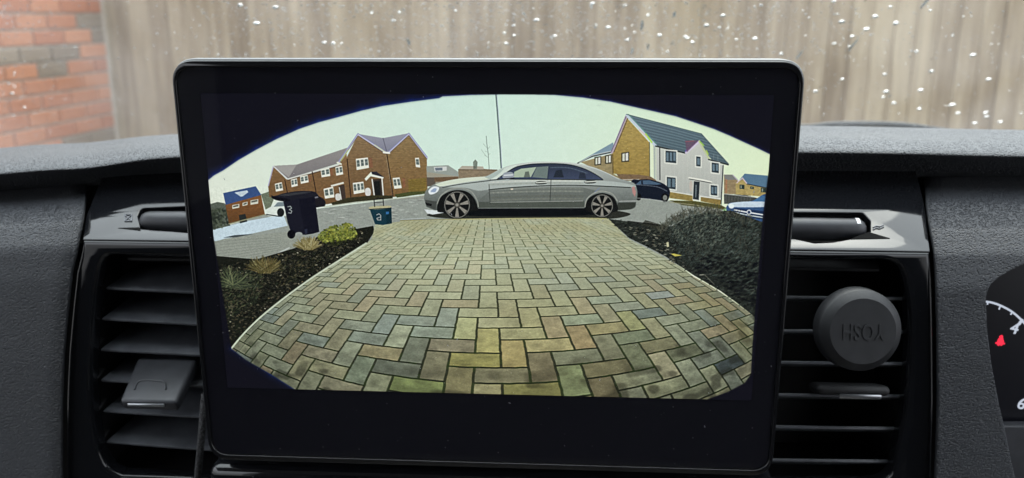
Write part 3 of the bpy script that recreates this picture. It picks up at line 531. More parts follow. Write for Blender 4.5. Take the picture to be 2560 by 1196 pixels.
# white concrete edging, row of border blocks
EDG = so_(P4((205, 795), (300, 680), (430, 552), (600, 415), (800, 270), (1000, 142), (1180, 28)), 5)
stroke([(x + 16, y + 10) for x, y in EDG], 1.6, (70, 76, 62), .6); stroke(EDG, 5, (196, 206, 180)); stroke([(x - 2, y - 3) for x, y in EDG], 1.6, (40, 42, 34))
stroke(so_(P2((0, 950), (330, 940), (700, 934), (1200, 930), (1470, 934))), 3, (176, 172, 118), .85)
# right-hand bed, shrubs
BR_ = P5((800, 22), (900, 35), (1180, 75), (1250, 40), (1290, 10), (1420, -20), (1560, -30), (1700, 20)) + [(1915, 560), (1912, 800)] + P5((1720, 640), (1600, 545), (1500, 472), (1330, 372), (1150, 252), (1040, 195), (930, 142))
fill(BR_, (36, 40, 36), tex=.2)
dabs(BR_, 1500, [(24, 28, 26), (48, 54, 48), (66, 72, 64), (16, 18, 18), (56, 62, 54)], (2, 6), (-.8, .4), .35, .7)
fill(P5((1030, 30), (1180, 70), (1170, 100), (1000, 60)), (46, 48, 40)); stroke(P5((920, 36), (1050, 52), (1180, 72)), 2.2, (26, 28, 26)); stroke(P5((940, 30), (1060, 44), (1180, 64)), 1.2, (170, 176, 166), .6)
dabs(P5((880, 60), (1120, 90), (1200, 200), (1300, 340), (1240, 320), (1000, 160)), 70, [(120, 122, 104), (150, 150, 130), (92, 90, 74)], (2, 5), (-.4, .3), .3, .8)
SH = P5((1150, 60), (1180, 20), (1240, -10), (1330, -30), (1450, -35), (1560, 10), (1700, 30), (1740, 60), (1735, 520), (1500, 400), (1300, 300), (1180, 170))
dabs(SH, 2300, [(62, 72, 66), (44, 52, 48), (84, 94, 86), (30, 36, 34), (56, 66, 60)], (2, 7), (-1.2, .2), .25, .55)
dabs(P5((1170, 40), (1300, -20), (1480, -25), (1560, 60), (1500, 200), (1250, 170)), 700, [(92, 102, 90), (112, 120, 104), (66, 76, 68), (38, 44, 40)], (1.5, 5), (-1.3, .3), .25, .65)
for k in range(60):
    c = inside(P5((1170, 30), (1500, -20), (1700, 40), (1700, 200), (1250, 150)), 1)[0]; stroke([tuple(c), (c[0] + rng.uniform(-8, 8), c[1] - rng.uniform(4, 14))], 1, (78, 86, 78), .6)
for k in range(420):
    t = rng.rand(); top_ = so_(P5((1120, 90), (1165, 45), (1230, 5), (1290, -25), (1380, -38), (1470, -38), (1560, -8), (1700, 20)), 8); p_ = top_[int(t * (len(top_) - 1))]
    a = rng.uniform(-2.6, -.5); l = rng.uniform(3, 15); s0 = (p_[0] + rng.uniform(-10, 10), p_[1] + rng.uniform(-2, 14)); stroke([s0, (s0[0] + l * math.cos(a), s0[1] + l * math.sin(a))], rng.uniform(.8, 1.8), [(64, 66, 54), (84, 84, 68), (46, 50, 42), (96, 98, 84)][k % 4], .7)
for k in range(260):
    c = inside(SH, 1)[0]; a = rng.uniform(-2.5, -.6); l = rng.uniform(6, 22); stroke([tuple(c), (c[0] + l * math.cos(a), c[1] + l * math.sin(a))], 1.1, [(98, 96, 78), (72, 74, 62), (30, 32, 28)][k % 3], .5)
stroke(P3((905, 870), (895, 820), (885, 780)), 1.2, (90, 96, 86)); fill(P5((1190, 240), (1210, 238), (1260, 250), (1215, 256)), (196, 186, 80)); fill(P5((1160, 170), (1175, 165), (1178, 195), (1165, 198)), (190, 190, 150)); stroke(P5((1370, 372), (1440, 366)), 1.6, (190, 190, 170)); stroke(P5((1400, 370), (1460, 430)), 1.2, (120, 120, 106))
dabs(P5((1330, 330), (1500, 420), (1720, 590), (1740, 300), (1400, 240)), 260, [(20, 22, 24), (34, 38, 36), (14, 16, 20)], (4, 9), (-.6, .3), .4, .6)
# left shrubs
dabs([(545, 700), (600, 672), (660, 690), (640, 760), (560, 800)], 420, [(44, 52, 36), (62, 70, 48), (30, 36, 26), (84, 84, 58)], (2, 6), (-1.5, 0), .3, .7)
dabs([(640, 660), (760, 625), (860, 590), (900, 600), (800, 660), (700, 720)], 300, [(40, 46, 30), (66, 66, 44), (26, 30, 22), (92, 84, 56)], (1.5, 5), (-1.5, 0), .35, .6)
def tuft(c, n, ln, cols, spread=1.2, up=-1.57):
    for k in range(n):
        a = up + rng.uniform(-spread, spread); l = ln * rng.uniform(.5, 1); col = np.array(cols[rng.randint(len(cols))]) * rng.uniform(.8, 1.15); s = (c[0] + rng.uniform(-ln, ln) * .35, c[1] + rng.uniform(-3, 3))
        stroke([s, (s[0] + l * .6 * math.cos(a), s[1] + l * .6 * math.sin(a)), (s[0] + l * math.cos(a * .9 - .15), s[1] + l * .9 * math.sin(a))], 1.6, col, .75)
G1 = sm(P1((840, 1060), (900, 1005), (960, 985), (1030, 970), (1085, 985), (1110, 1040), (1080, 1080), (980, 1090), (880, 1100)))
dabs(P1((830, 1080), (900, 1020), (1100, 1000), (1120, 1060), (960, 1130)), 220, [(60, 66, 24), (40, 44, 22)], (3, 6)); dabs(G1, 520, [(132, 136, 40), (156, 160, 64), (100, 110, 34), (72, 82, 28), (118, 128, 56)], (2, 5), (0, 3.1), .5, .8)
tuft(P1((770, 1150))[0], 300, 34, [(150, 140, 92), (124, 112, 66), (98, 86, 46), (168, 160, 116)], 1.3); tuft(P4((455, 235))[0], 320, 46, [(112, 96, 58), (86, 76, 40), (66, 62, 34), (128, 122, 78)], 1.3)
tuft(P4((215, 330))[0], 160, 56, [(52, 60, 44), (72, 82, 56), (30, 36, 28), (100, 108, 74)], 1.8)
for k in range(26):
    a = rng.uniform(-2.9, .3); l = rng.uniform(18, 60); s = P4((230, 330))[0]; stroke([s, (s[0] + l * .5 * math.cos(a), s[1] + l * .5 * math.sin(a)), (s[0] + l * math.cos(a), s[1] + l * math.sin(a) + 9)], 2.2, [(96, 106, 70), (46, 54, 42), (118, 124, 84)][k % 3], .6)
# kerbside box with a handle
fill(P1((1202, 858), (1358, 850), (1364, 968), (1300, 980), (1243, 974)), (24, 54, 66)); fill(P1((1320, 860), (1358, 852), (1364, 968), (1325, 975)), (18, 44, 54)); fill(sm(P1((1198, 858), (1230, 846), (1340, 842), (1360, 850), (1330, 862), (1230, 870))), (176, 172, 132)); stroke(P1((1200, 868), (1360, 858)), 1.8, (18, 34, 40)); fill(P1((1320, 885), (1342, 884), (1342, 902), (1322, 904)), (60, 120, 180), .8)
stroke(P1((1240, 848), (1236, 800), (1262, 788), (1300, 790), (1304, 842)), 2.2, (26, 26, 30)); stroke(P1((1240, 820), (1304, 816)), 1.4, (30, 30, 34))
for wd, c in ((4.4, (18, 30, 40)), (2.2, (170, 182, 182))): stroke(P1((1254, 908), (1272, 900), (1284, 912), (1284, 944), (1262, 944), (1256, 932), (1282, 922)), wd, c)
# black wheelie bin
fill(P1((584, 790), (812, 775), (846, 1028), (800, 1042), (745, 1050), (648, 1042), (620, 960)), (26, 27, 38)); fill(P1((700, 800), (812, 778), (844, 1028), (745, 1050)), (20, 21, 32)); fill(sm(P1((505, 778), (540, 770), (600, 752), (700, 738), (800, 740), (832, 760), (828, 776), (700, 792), (600, 802))), (30, 31, 40)); fill(sm(P1((560, 766), (700, 744), (790, 744), (720, 758), (620, 772))), (54, 56, 60))
fill(sm(P1((505, 778), (580, 785), (640, 800), (600, 812), (530, 800))), (18, 18, 26)); fill(ell(P1((646, 1046))[0], 10, 11), (14, 14, 20)); fill(ell(P1((700, 1044))[0], 9, 5), (150, 156, 150)); fill(P1((740, 1010), (760, 1008), (762, 1040), (745, 1046)), (40, 44, 60)); stroke(P1((590, 810), (620, 960), (640, 1020)), 1.4, (66, 70, 76), .6)
for wd, c in ((4.4, (14, 16, 24)), (2.2, (160, 168, 168))): stroke(P1((620, 850), (640, 846), (648, 860), (632, 870), (650, 880), (644, 896), (626, 892)), wd, c)
# ---- clip to the lens circle, fuse with the black surround
body = img; img = keep; mF = cover(tx(FRAME)); mm, x0, y0, x1, y1 = mF
full = np.zeros((PH, PW)); full[y0:y1, x0:x1] = mm
def blur(a, s):
    n = max(1, int(s * 3)); k = np.exp(-np.arange(-n, n + 1) ** 2 / (2. * s * s)); k /= k.sum()
    for ax in (0, 1):
        p = np.pad(a, [(n, n) if i == ax else (0, 0) for i in range(a.ndim)], mode='edge')
        a = sum(w_ * (p[i:i + a.shape[0]] if ax == 0 else p[:, i:i + a.shape[1]]) for i, w_ in enumerate(k))
    return a
g_ = body[..., 1] + .22 * np.clip(body[..., 0] - body[..., 1], 0, 1); b_2 = body[..., 2] + .14 * np.clip(g_ - body[..., 2], 0, 1); body = np.stack([body[..., 0], g_, b_2], -1) * 1.03   # the camera's greenish white balance
brick_ = (body[..., 0] > body[..., 1] + .04) & (body[..., 1] > body[..., 2] + .04) & (tmm < -24) & (body[..., 0] < .75)   # brickwork: courses and uneven bricks
bx_, by_ = smm / 1.15, tmm / .62; row = np.floor(by_).astype(np.int64); hb = hsh(np.floor(bx_ + .5 * (row % 2)).astype(np.int64), row, 9)
body = body * np.where(brick_, 1 + .13 * (hb - .5) - .07 * ((by_ - row) < .28), 1)[..., None]
body = blur(body, .7); hp = body - blur(body, 2.2); body = body + .62 * hp
body *= 1 + .015 * (vn(smm * .35, tmm * .5, 81) - .5)[..., None] + .09 * (vn(smm * 1.4, tmm * 1.6, 82) - .5)[..., None] * (tmm > -45)[..., None]
body += rng.standard_normal((PH, PW, 1)) * .016 + rng.standard_normal((PH, PW, 3)) * .006
full = blur(full[..., None], .7)
soft = blur(full, 5.0); body = body * (.72 + .28 * np.clip(soft * 1.15, 0, 1))
img = img * (1 - full) + body * full
img = np.clip(img, 0, 1)
pic = bpy.data.images.new('reversing_camera_picture', PW, PH, alpha=False)
rgba = np.ones((PH, PW, 4), np.float32); rgba[..., :3] = img[::-1]
pic.pixels.foreach_set(rgba.ravel()); pic.update(); pic.pack()

M_PIC = mat('lit_screen_picture', (0, 0, 0), .5); b = bs(M_PIC); b.inputs['Specular IOR Level'].default_value = 0
it = N(M_PIC, 'ShaderNodeTexImage'); it.image = pic; it.extension = 'CLIP'; uvn = N(M_PIC, 'ShaderNodeUVMap', uv_map='UVMap')
L(M_PIC, uvn.outputs[0], it.inputs[0]); L(M_PIC, it.outputs[0], b.inputs['Emission Color']); b.inputs['Emission Strength'].default_value = 2 ** -EXPO * .97

def glassy(name, tint=(.98, .98, .98), rough=0.0, ior=1.5, fac=1.0):
    """clear pane: what is behind shows through, the surface mirrors by Fresnel"""
    m = bpy.data.materials.new(name); m.use_nodes = True; n = m.node_tree.nodes; n.clear()
    o = N(m, 'ShaderNodeOutputMaterial'); t = N(m, 'ShaderNodeBsdfTransparent'); g = N(m, 'ShaderNodeBsdfGlossy', Roughness=rough); mx = N(m, 'ShaderNodeMixShader'); fr = N(m, 'ShaderNodeFresnel', IOR=ior)
    t.inputs[0].default_value = (*tint, 1); g.inputs[0].default_value = (fac, fac, fac, 1)
    ge = N(m, 'ShaderNodeNewGeometry'); fb = N(m, 'ShaderNodeMath', operation='MULTIPLY_ADD'); L(m, ge.outputs['Backfacing'], fb.inputs[0]); fb.inputs[1].default_value = -1; fb.inputs[2].default_value = 1
    fm = N(m, 'ShaderNodeMath', operation='MULTIPLY'); L(m, fb.outputs[0], fm.inputs[0]); L(m, fr.outputs[0], fm.inputs[1])   # only the face turned to the ray mirrors
    L(m, fm.outputs[0], mx.inputs[0]); L(m, t.outputs[0], mx.inputs[1]); L(m, g.outputs[0], mx.inputs[2]); L(m, mx.outputs[0], o.inputs[0])
    return m
M_COVER = glassy('screen_cover_glass', rough=.02)
M_WIND = glassy('windscreen_glass', (.96, .985, .97))
_o = [n for n in M_WIND.node_tree.nodes if n.type == 'OUTPUT_MATERIAL'][0]; _src = _o.inputs[0].links[0].from_socket
_tr = N(M_WIND, 'ShaderNodeBsdfTranslucent'); _tr.inputs[0].default_value = (.95, .96, 1, 1); _mx = N(M_WIND, 'ShaderNodeMixShader')
_c = coords(M_WIND, (1, .5, 1)); _n = N(M_WIND, 'ShaderNodeTexNoise', Scale=9.0, Detail=5.0); L(M_WIND, _c, _n.inputs['Vector'])
L(M_WIND, ramp(M_WIND, _n.outputs['Fac'], [(.3, (.004,) * 3), (.7, (.022,) * 3)]), _mx.inputs[0])      # film of fine wet mist and grime on the glass
L(M_WIND, _src, _mx.inputs[1]); L(M_WIND, _tr.outputs[0], _mx.inputs[2]); L(M_WIND, _mx.outputs[0], _o.inputs[0])

# ---------------------------------------------------------------- touchscreen
scr = empty('touchscreen', (0, .006, -.104), 'large glossy black touchscreen showing a reversing camera picture, standing proud of the dashboard', 'screen')
Wd, Hd = .150, .1044
def rrect(wx, hz, r, cx=0, cz=0): return rounded([(cx - wx, cz - hz), (cx + wx, cz - hz), (cx + wx, cz + hz), (cx - wx, cz + hz)], r, 10)
plate('housing', [rrect(Wd + .0028, Hd + .0040, .0125, 0, -.0002)], Vector((0, .0022, 0)), VX, VZ, .014, M_BEZEL, scr, .0022, 4)
plate('bezel_rim', [rrect(Wd + .0016, Hd + .0028, .0115), rrect(Wd - .0002, Hd - .0002, .0095)], Vector((0, -.0002, 0)), VX, VZ, .0030, M_BEZEL, scr, .0005, 2)
M_LCD = mat('black_mask_behind_glass', (.010, .010, .014), .5, Specular_IOR_Level=0.0)
plate('black_mask', [rrect(Wd - .0004, Hd - .0004, .009)], Vector((0, .0012, 0)), VX, VZ, .0008, M_LCD, scr)
# lit picture 0.2 mm in front of the mask
vs, fs, uvs = [], [], []
for j in range(2):
    for i in range(2): vs.append((PS0 + (PS1 - PS0) * i, .0009, -PT1 + (PT1 - PT0) * j)); uvs.append((i, j))
o = mesh('screen_picture', vs, [(0, 1, 3, 2)], M_PIC, scr, False); ul = o.data.uv_layers.new(name='UVMap')
for lp in o.data.loops: ul.data[lp.index].uv = uvs[lp.vertex_index]
o['label'] = 'lit reversing camera picture of a silver saloon across a block paved drive'
plate('cover_glass', [rrect(Wd - .0004, Hd - .0004, .009)], Vector((0, .0003, 0)), VX, VZ, .0004, M_COVER, scr)
bm = bmesh.new()
for k in range(240):
    x, z = random.uniform(-.148, .148), random.uniform(-.102, .102); r = random.choice((.00008, .0001, .00012, .00018))
    if k % 9 == 0: r2 = r * 4
    else: r2 = r
    a = random.uniform(0, 3.1); vsx = [bm.verts.new((x + r2 * math.cos(q) * math.cos(a) - r * math.sin(q) * math.sin(a), .00022, z + r2 * math.cos(q) * math.sin(a) + r * math.sin(q) * math.cos(a))) for q in np.linspace(0, 2 * math.pi, 6, endpoint=False)]
    bm.faces.new(vsx)
M_DUST = mat('dust', (.35, .35, .38), .9)
tag(bm_obj('dust_specks', bm, M_DUST, scr, False), kind='stuff')

# ---------------------------------------------------------------- dashboard
dash = empty('dashboard', (0, .12, -.2), 'black van dashboard with leather-grain pad, side panels and gloss black centre trim', 'dashboard')
def interp(tab, x):
    X = [t[0] for t in tab]; return float(np.interp(x, X, [t[1] for t in tab]))
def loft(name, rows, m, parent, n=6, sub=5):
    """rows: list of equal-length point lists; smooth both ways"""
    R1 = [crom(r, n) for r in rows]; cols = [crom([r[k] for r in R1], sub) for k in range(len(R1[0]))]
    nc, nr = len(cols), len(cols[0]); vs = [cols[c][r] for c in range(nc) for r in range(nr)]
    fs = [(c * nr + r, c * nr + r + 1, (c + 1) * nr + r + 1, (c + 1) * nr + r) for c in range(nc - 1) for r in range(nr - 1)]
    return mesh(name, vs, fs, m, parent)
# padded top: crest, roll, front and underside given along the dash
XS = [-900, 0, 219, 436, 900, 1500, 2010, 2300, 2560, 3900]
crest = [450, 371, 357.5, 336.5, 324, 318, 316, 321, 326, 345]
mid = [484, 402, 385, 362, 350, 346, 345, 350, 355, 376]
frt = [520, 432, 417, 390, 378, 378, 378, 382, 388, 412]
low = [566, 481, 466, 456, 452, 449, 446, 445, 446, 468]
YF = [.068, .076, .083, .089, .094, .094, .094, .094, .094, .092]
rows = []
for x, c, m_, f_, l_, yf in zip(XS, crest, mid, frt, low, YF):
    rows.append([U(x, c + 34, .40), U(x, c + 5, .285), U(x, c, .205), U(x, (c + m_) / 2, yf + .070), U(x, m_, yf + .028), U(x, (m_ * .45 + f_ * .55), yf + .009), U(x, f_ + 3, yf), U(x, f_ * .75 + l_ * .25, yf + .006), U(x, (f_ + l_) / 2, yf + .016), U(x, l_ - 2, yf + .034), U(x, l_ - 4, yf + .06)])
loft('top_pad', rows, M_PAD, dash)
# rear deck of the dash running to the windscreen
mesh('rear_deck', [(-.9, .39, -.03), (.9, .39, -.03), (.9, .80, -.11), (-.9, .80, -.11), (-.9, .39, -.07), (.9, .39, -.07), (.9, .80, -.15), (-.9, .80, -.15)], [(0, 1, 2, 3), (0, 4, 5, 1), (4, 7, 6, 5), (2, 6, 7, 3)], M_PAD, dash)
# gloss centre trim, lower upright face with the two vent openings
YC = .050
LB = [(205, 602), (198, 640), (188, 680), (180, 750), (175, 800), (168, 880), (165, 940), (163, 1000), (162, 1100), (163, 1260)]
RB = [(2327, 630), (2332, 700), (2335, 800), (2336, 900), (2337, 1000), (2334, 1100), (2328, 1260)]
HL = [(263, 640), (249, 672), (238, 735), (233, 800), (229, 880), (227, 975), (234, 1065), (247, 1130), (266, 1172), (300, 1189), (620, 1200), (620, 650), (300, 640)]
HR = [(2218, 652), (2246, 664), (2262, 700), (2269, 746), (2272, 800), (2272, 858), (2269, 932), (2260, 1039), (2241, 1124), (2226, 1210), (1840, 1210), (1840, 652)]
plane = lambda L_, Y: [xz(U(x, y, Y)) for x, y in L_]
outer = plane([(205, 602)], YC) + [xz(p.xz.to_3d().xzy if False else p) for p in []]
zc = (U(205, 602, YC).z + U(2327, 630, YC).z) / 2
outer = [(U(LB[0][0], LB[0][1], YC).x, zc)] + plane(LB[1:], YC)[0:] + plane(RB[::-1][:-1], YC) + [(U(2327, 630, YC).x, zc)]
hl = rounded(plane(HL, YC), [.02] * 9 + [.002] * 3 + [.01], 4); hr = rounded(plane(HR, YC), [.02] * 10 + [.002] * 2, 4)
O3 = Vector((0, YC, 0))
plate('centre_trim', [outer, hl, hr], O3, VX, VZ, .012, M_GLOSS, dash, .0032, 6)
# sloping gloss shelf above the crease
SL = R(64); sv_ = Vector((0, math.sin(SL), math.cos(SL))); SO = Vector((0, YC + .0004, zc)); SN = VX.cross(sv_).normalized()
def sl(px, py):
    p = Upl(px, py, SO, SN) - SO; return (p.x, p.dot(sv_))
top = .086
shelf = [(U(LB[0][0], LB[0][1], YC).x, .0006), (U(2327, 630, YC).x, .0006), sl(2313, 520), (sl(2306, 446)[0], top), (sl(222, 465)[0], top), sl(215, 540)]
hole_l = rounded([sl(345, 540), sl(352, 521), sl(480, 515), sl(560, 515), sl(560, 590), sl(480, 583), sl(410, 577), sl(352, 573)], .002, 3)
hole_r = rounded([sl(1900, 530), sl(2158, 532), sl(2176, 552), sl(2176, 580), sl(2126, 598), sl(2081, 606), sl(2035, 608), sl(1990, 598), sl(1900, 585)], .002, 3)
plate('sloping_shelf', [shelf, hole_l, hole_r], SO, VX, sv_, .004, M_GLOSS, dash, .0006, 2)
for q in (hole_l, hole_r):
    xs = [p[0] for p in q]; ys = [p[1] for p in q]
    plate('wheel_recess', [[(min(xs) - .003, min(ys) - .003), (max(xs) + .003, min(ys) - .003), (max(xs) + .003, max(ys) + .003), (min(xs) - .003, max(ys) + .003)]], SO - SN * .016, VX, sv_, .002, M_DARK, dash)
# flat black wedges beside each wheel recess, slit shade put in as colour
M_MATTE = mat('shade_black', (.002, .002, .002), .8, Specular_IOR_Level=0.1)
plate('slit_shade', [[sl(295, 571), sl(350, 569.5), sl(352, 577)]], SO + SN * .0003, VX, sv_, .0006, M_MATTE, dash)
plate('slit_shade', [[sl(2225, 597), sl(2172, 581), sl(2126, 598.5)]], SO + SN * .0003, VX, sv_, .0006, M_MATTE, dash)
# raised symbols beside the wheels
M_SYM = mat('moulded_symbol', (.10, .105, .12), .35)
def strokes_plate(name, segs, w_, parent=dash, m=M_SYM, O=None, u=VX, v=None, th=.0006, f=sl):
    bm = bmesh.new(); O = O or SO; v = v or sv_; n = u.cross(v).normalized()
    for a, b_s in segs:
        a = Vector(f(*a)); b2 = Vector(f(*b_s)); d = (b2 - a).normalized(); pr = Vector((-d.y, d.x)) * w_ / 2
        P = [a - pr, b2 - pr, b2 + pr, a + pr]; Q = [O + u * p.x + v * p.y + n * th for p in P] + [O + u * p.x + v * p.y for p in P]
        vv_ = [bm.verts.new(p) for p in Q]
        for f_i in ((0, 1, 2, 3), (0, 4, 5, 1), (1, 5, 6, 2), (2, 6, 7, 3), (3, 7, 4, 0)): bm.faces.new([vv_[i] for i in f_i])
    return bm_obj(name, bm, m, parent, False)
strokes_plate('closed_vent_symbol', [((312, 538), (330, 538)), ((330, 538), (330, 554)), ((330, 554), (312, 554)), ((312, 554), (312, 538)), ((312, 538), (330, 554)), ((330, 538), (312, 554))], .0004)
strokes_plate('open_vent_symbol', [((2182, 570), (2190, 566)), ((2190, 566), (2198, 568)), ((2198, 568), (2209, 563)), ((2182, 575), (2190, 571)), ((2190, 571), (2198, 573)), ((2198, 573), (2209, 568))], .0005)
# side panels
def side_panel(name, LBd, RBd, y0, y1, depth, nr=60, nc=26):
    vs, fs = [], []
    for j in range(nr + 1):
        y = y0 + (y1 - y0) * j / nr; a, b_ = interp(LBd, y), interp(RBd, y)
        for i in range(nc + 1):
            x = a + (b_ - a) * i / nc; yt = y + (interp(TILT, x) if name == 'passenger_side_panel' else 0) * (1 - j / nr)
            vs.append(U(x, yt, depth(x, y)))
    for j in range(nr):
        for i in range(nc): k = j * (nc + 1) + i; fs.append((k, k + 1, k + nc + 2, k + nc + 1))
    o = mesh(name, vs, fs, M_PANEL, dash); s = o.modifiers.new('thickness', 'SOLIDIFY'); s.thickness = .003; s.offset = -1; return o
TILT = [(-900, 90), (-300, 30), (0, 10), (222, -5)]
dl = lambda x, y: float(np.interp(y, [440, 480, 520, 560, 620, 700, 900, 1260], [.135, .112, .078, .060, .050, .047, .0455, .046])) - max(0, (150 - x)) * 2e-5
def inv(Lx, off=0): return [(y, x + off) for x, y in Lx]
side_panel('passenger_side_panel', [(400, -900), (1300, -900)], [(450, 220), (540, 213)] + inv(LB, -4.5), 456, 1260, dl)
OPN = [(440, 3900), (520, 3300), (560, 2900), (620, 2660), (656, 2562), (672, 2528), (688, 2498), (700, 2482), (714, 2468), (728, 2461), (741, 2458), (815, 2461), (900, 2471), (1001, 2490), (1070, 2506), (1161, 2525), (1260, 2548)]
dr = lambda x, y: float(np.interp(y, [430, 460, 520, 580, 640, 720, 900, 1260], [.150, .122, .084, .064, .054, .0485, .0465, .046])) 
side_panel('driver_side_panel', [(430, 2307), (520, 2314)] + inv(RB, 4.5), OPN, 436, 1260, dr, 80, 26)
# black backing added behind joints and trim to stop light leaking through
bm = box_bm((0.02, .190, -.12), (1.7, .05, .30)); bm_obj('light_leak_backing', bm, M_MATTE, dash, False)
# gloss console block below the screen
pl = U(516, 1185, .004); pr = U(1950, 1185, .004)
bm = box_bm(((pl.x + pr.x) / 2, .030, pl.z - .0485), (pr.x - pl.x, .050, .105), .006, 4)
bm_obj('lower_console', bm, M_GLOSS, dash)

# ---------------------------------------------------------------- air vents
def vent(lab, Hpoly, xl, xr, rows_l, rows_r, tilt, open_dir):
    P = [U(x, y, YC) for x, y in Hpoly]; x0 = min(p.x for p in P) - .004; x1 = max(p.x for p in P) + .004; z0 = min(p.z for p in P) - .004; z1 = max(p.z for p in P) + .004
    t = empty('air_vent', ((x0 + x1) / 2, YC + .03, z0), lab, 'air vent', 'air vents either side of the touchscreen')
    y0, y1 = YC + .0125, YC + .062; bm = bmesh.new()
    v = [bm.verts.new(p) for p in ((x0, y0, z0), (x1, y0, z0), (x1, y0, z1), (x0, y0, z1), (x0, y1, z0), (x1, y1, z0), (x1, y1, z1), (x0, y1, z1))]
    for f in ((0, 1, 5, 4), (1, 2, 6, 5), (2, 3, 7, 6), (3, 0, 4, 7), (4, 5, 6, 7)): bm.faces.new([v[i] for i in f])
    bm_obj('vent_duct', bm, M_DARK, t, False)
    return t
ventL = vent('left air vent with tilted slats showing their top faces and an upturned grey slide tab', HL, 0, 0, 0, 0, 0, 0)
ventR = vent('right air vent with slats seen edge on behind the round phone mount', HR, 0, 0, 0, 0, 0, 0)
YS = YC + .008
def slat(t, a, b_, za, zb, dep, tilt, th, inset):
    """a slat from (xa) to (xb) with its front edge at heights za..zb; tilt raises the back"""
    dy, dz = dep * math.cos(tilt), dep * math.sin(tilt); n = Vector((0, -math.sin(tilt), math.cos(tilt)))
    F = [Vector((a, YS, za)), Vector((b_, YS, zb))]; Bk = [Vector((a + inset, YS + dy, za + dz)), Vector((b_ - .001, YS + dy, zb + dz))]
    top_ = [F[0] + Vector((0, .001, 0)), F[1] + Vector((0, .001, 0)), Bk[1], Bk[0]]
    bm = hexa_bm([p for p in top_] + [p - n * th for p in top_], min(th * .42, .0007), 2)
    return bm_obj('slat', bm, M_SLAT, t)
LS = [((262, 725), (474, 735)), ((252, 802), (483, 815)), ((249, 879), (490, 892)), ((249, 956), (498, 970)), ((255, 1033), (506, 1048)), ((263, 1110), (520, 1130))]
for a, b_ in LS:
    pa, pb = U(*a, YS), U(*b_, YS); k = (pb.z - pa.z) / (pb.x - pa.x); xb = U(600, 900, YS).x
    slat(ventL, pa.x, xb, pa.z + .0012, pa.z + .0012 + k * (xb - pa.x), .030, R(15), .0020, .009)
RS = [((1975, 745), (2259, 748)), ((1968, 829), (2264, 831)), ((1960, 908), (2262, 911)), ((1955, 989), (2256, 992)), ((1950, 1069), (2246, 1073)), ((1945, 1152), (2232, 1155))]
for a, b_ in RS:
    pa, pb = U(*a, YS), U(*b_, YS); k = (pb.z - pa.z) / (pb.x - pa.x); xa = U(1850, 900, YS).x
    d = (pa - EYE); el = math.atan2(d.z, d.y)
    slat(ventR, xa, pb.x, pb.z - k * (pb.x - xa) + .001, pb.z + .001, .020, el - R(3), .0020, .004)
# side pegs of the left slats
for (x, y), _ in LS:
    p = U(x - 6, y - 22, YS + .004); bm_obj('slat_pivot', box_bm(p, (.006, .010, .0016), .0004, 1, (R(14), 0, 0)), M_DARK, ventL)
# left slide tab, tipped up towards the driver
def quadtab(t, corners_top, dz, bev): 
    P = corners_top; bm = hexa_bm(P + [p + dz for p in P], bev, 4); return bm_obj('slide_tab', bm, M_TAB, t)
tl, tr, br_, bl_ = U(344, 893, YC + .012), U(492, 896, YC + .012), U(440, 1006, YC - .022), U(297, 1002, YC - .022)
tab = quadtab(ventL, [tl, tr, br_, bl_], Vector((0, .0036, -.0078)), .0026)
c0, c1 = U(315, 1016, YC - .0245), U(407, 1018, YC - .0245)
bm = box_bm((0, 0, 0), ((c1 - c0).length, .0012, .0018), .0004, 2); bmesh.ops.rotate(bm, verts=bm.verts, cent=(0, 0, 0), matrix=Matrix.Rotation(math.atan2(c1.x - c0.x, 0) * 0 - math.atan2(c1.z - c0.z, c1.x - c0.x), 3, 'Y'))
bmesh.ops.translate(bm, verts=bm.verts, vec=(c0 + c1) / 2 + Vector((0, .0022, 0))); o = bm_obj('metal_strip', bm, M_METAL, tab)
# finger dent on the tab, a raised arch
arch = [(337, 975), (341, 962), (349, 954), (362, 951.5), (385, 952), (405, 954), (413, 960), (415, 974)]
TN = (tr - tl).cross(bl_ - tl).normalized(); TN = TN if TN.z > 0 else -TN
tube('finger_grip', [Upl(x, y, tl, TN) + TN * .0001 for x, y in so_(arch, 4)], .0006, M_TAB, tab, 8)
# right slide tab
p0, p1 = U(2045, 972, YC - .006), U(2226, 1006, YC - .006)
bm = box_bm(((p0.x + p1.x) / 2 , YC + .004, (p0.z + p1.z) / 2 - .0005), (abs(p1.x - p0.x), .021, abs(p0.z - p1.z) - .0012), .0032, 5, (R(-19), 0, 0)); tabR = bm_obj('slide_tab', bm, M_DARK, ventR)
q0, q1 = U(2099, 985, YC - .0074), U(2203, 999, YC - .0074)
bm_obj('metal_strip', box_bm(((q0.x + q1.x) / 2, YC - .0072, (q0.z + q1.z) / 2), (abs(q1.x - q0.x), .0014, abs(q0.z - q1.z)), .0006, 2), M_METAL, tabR)
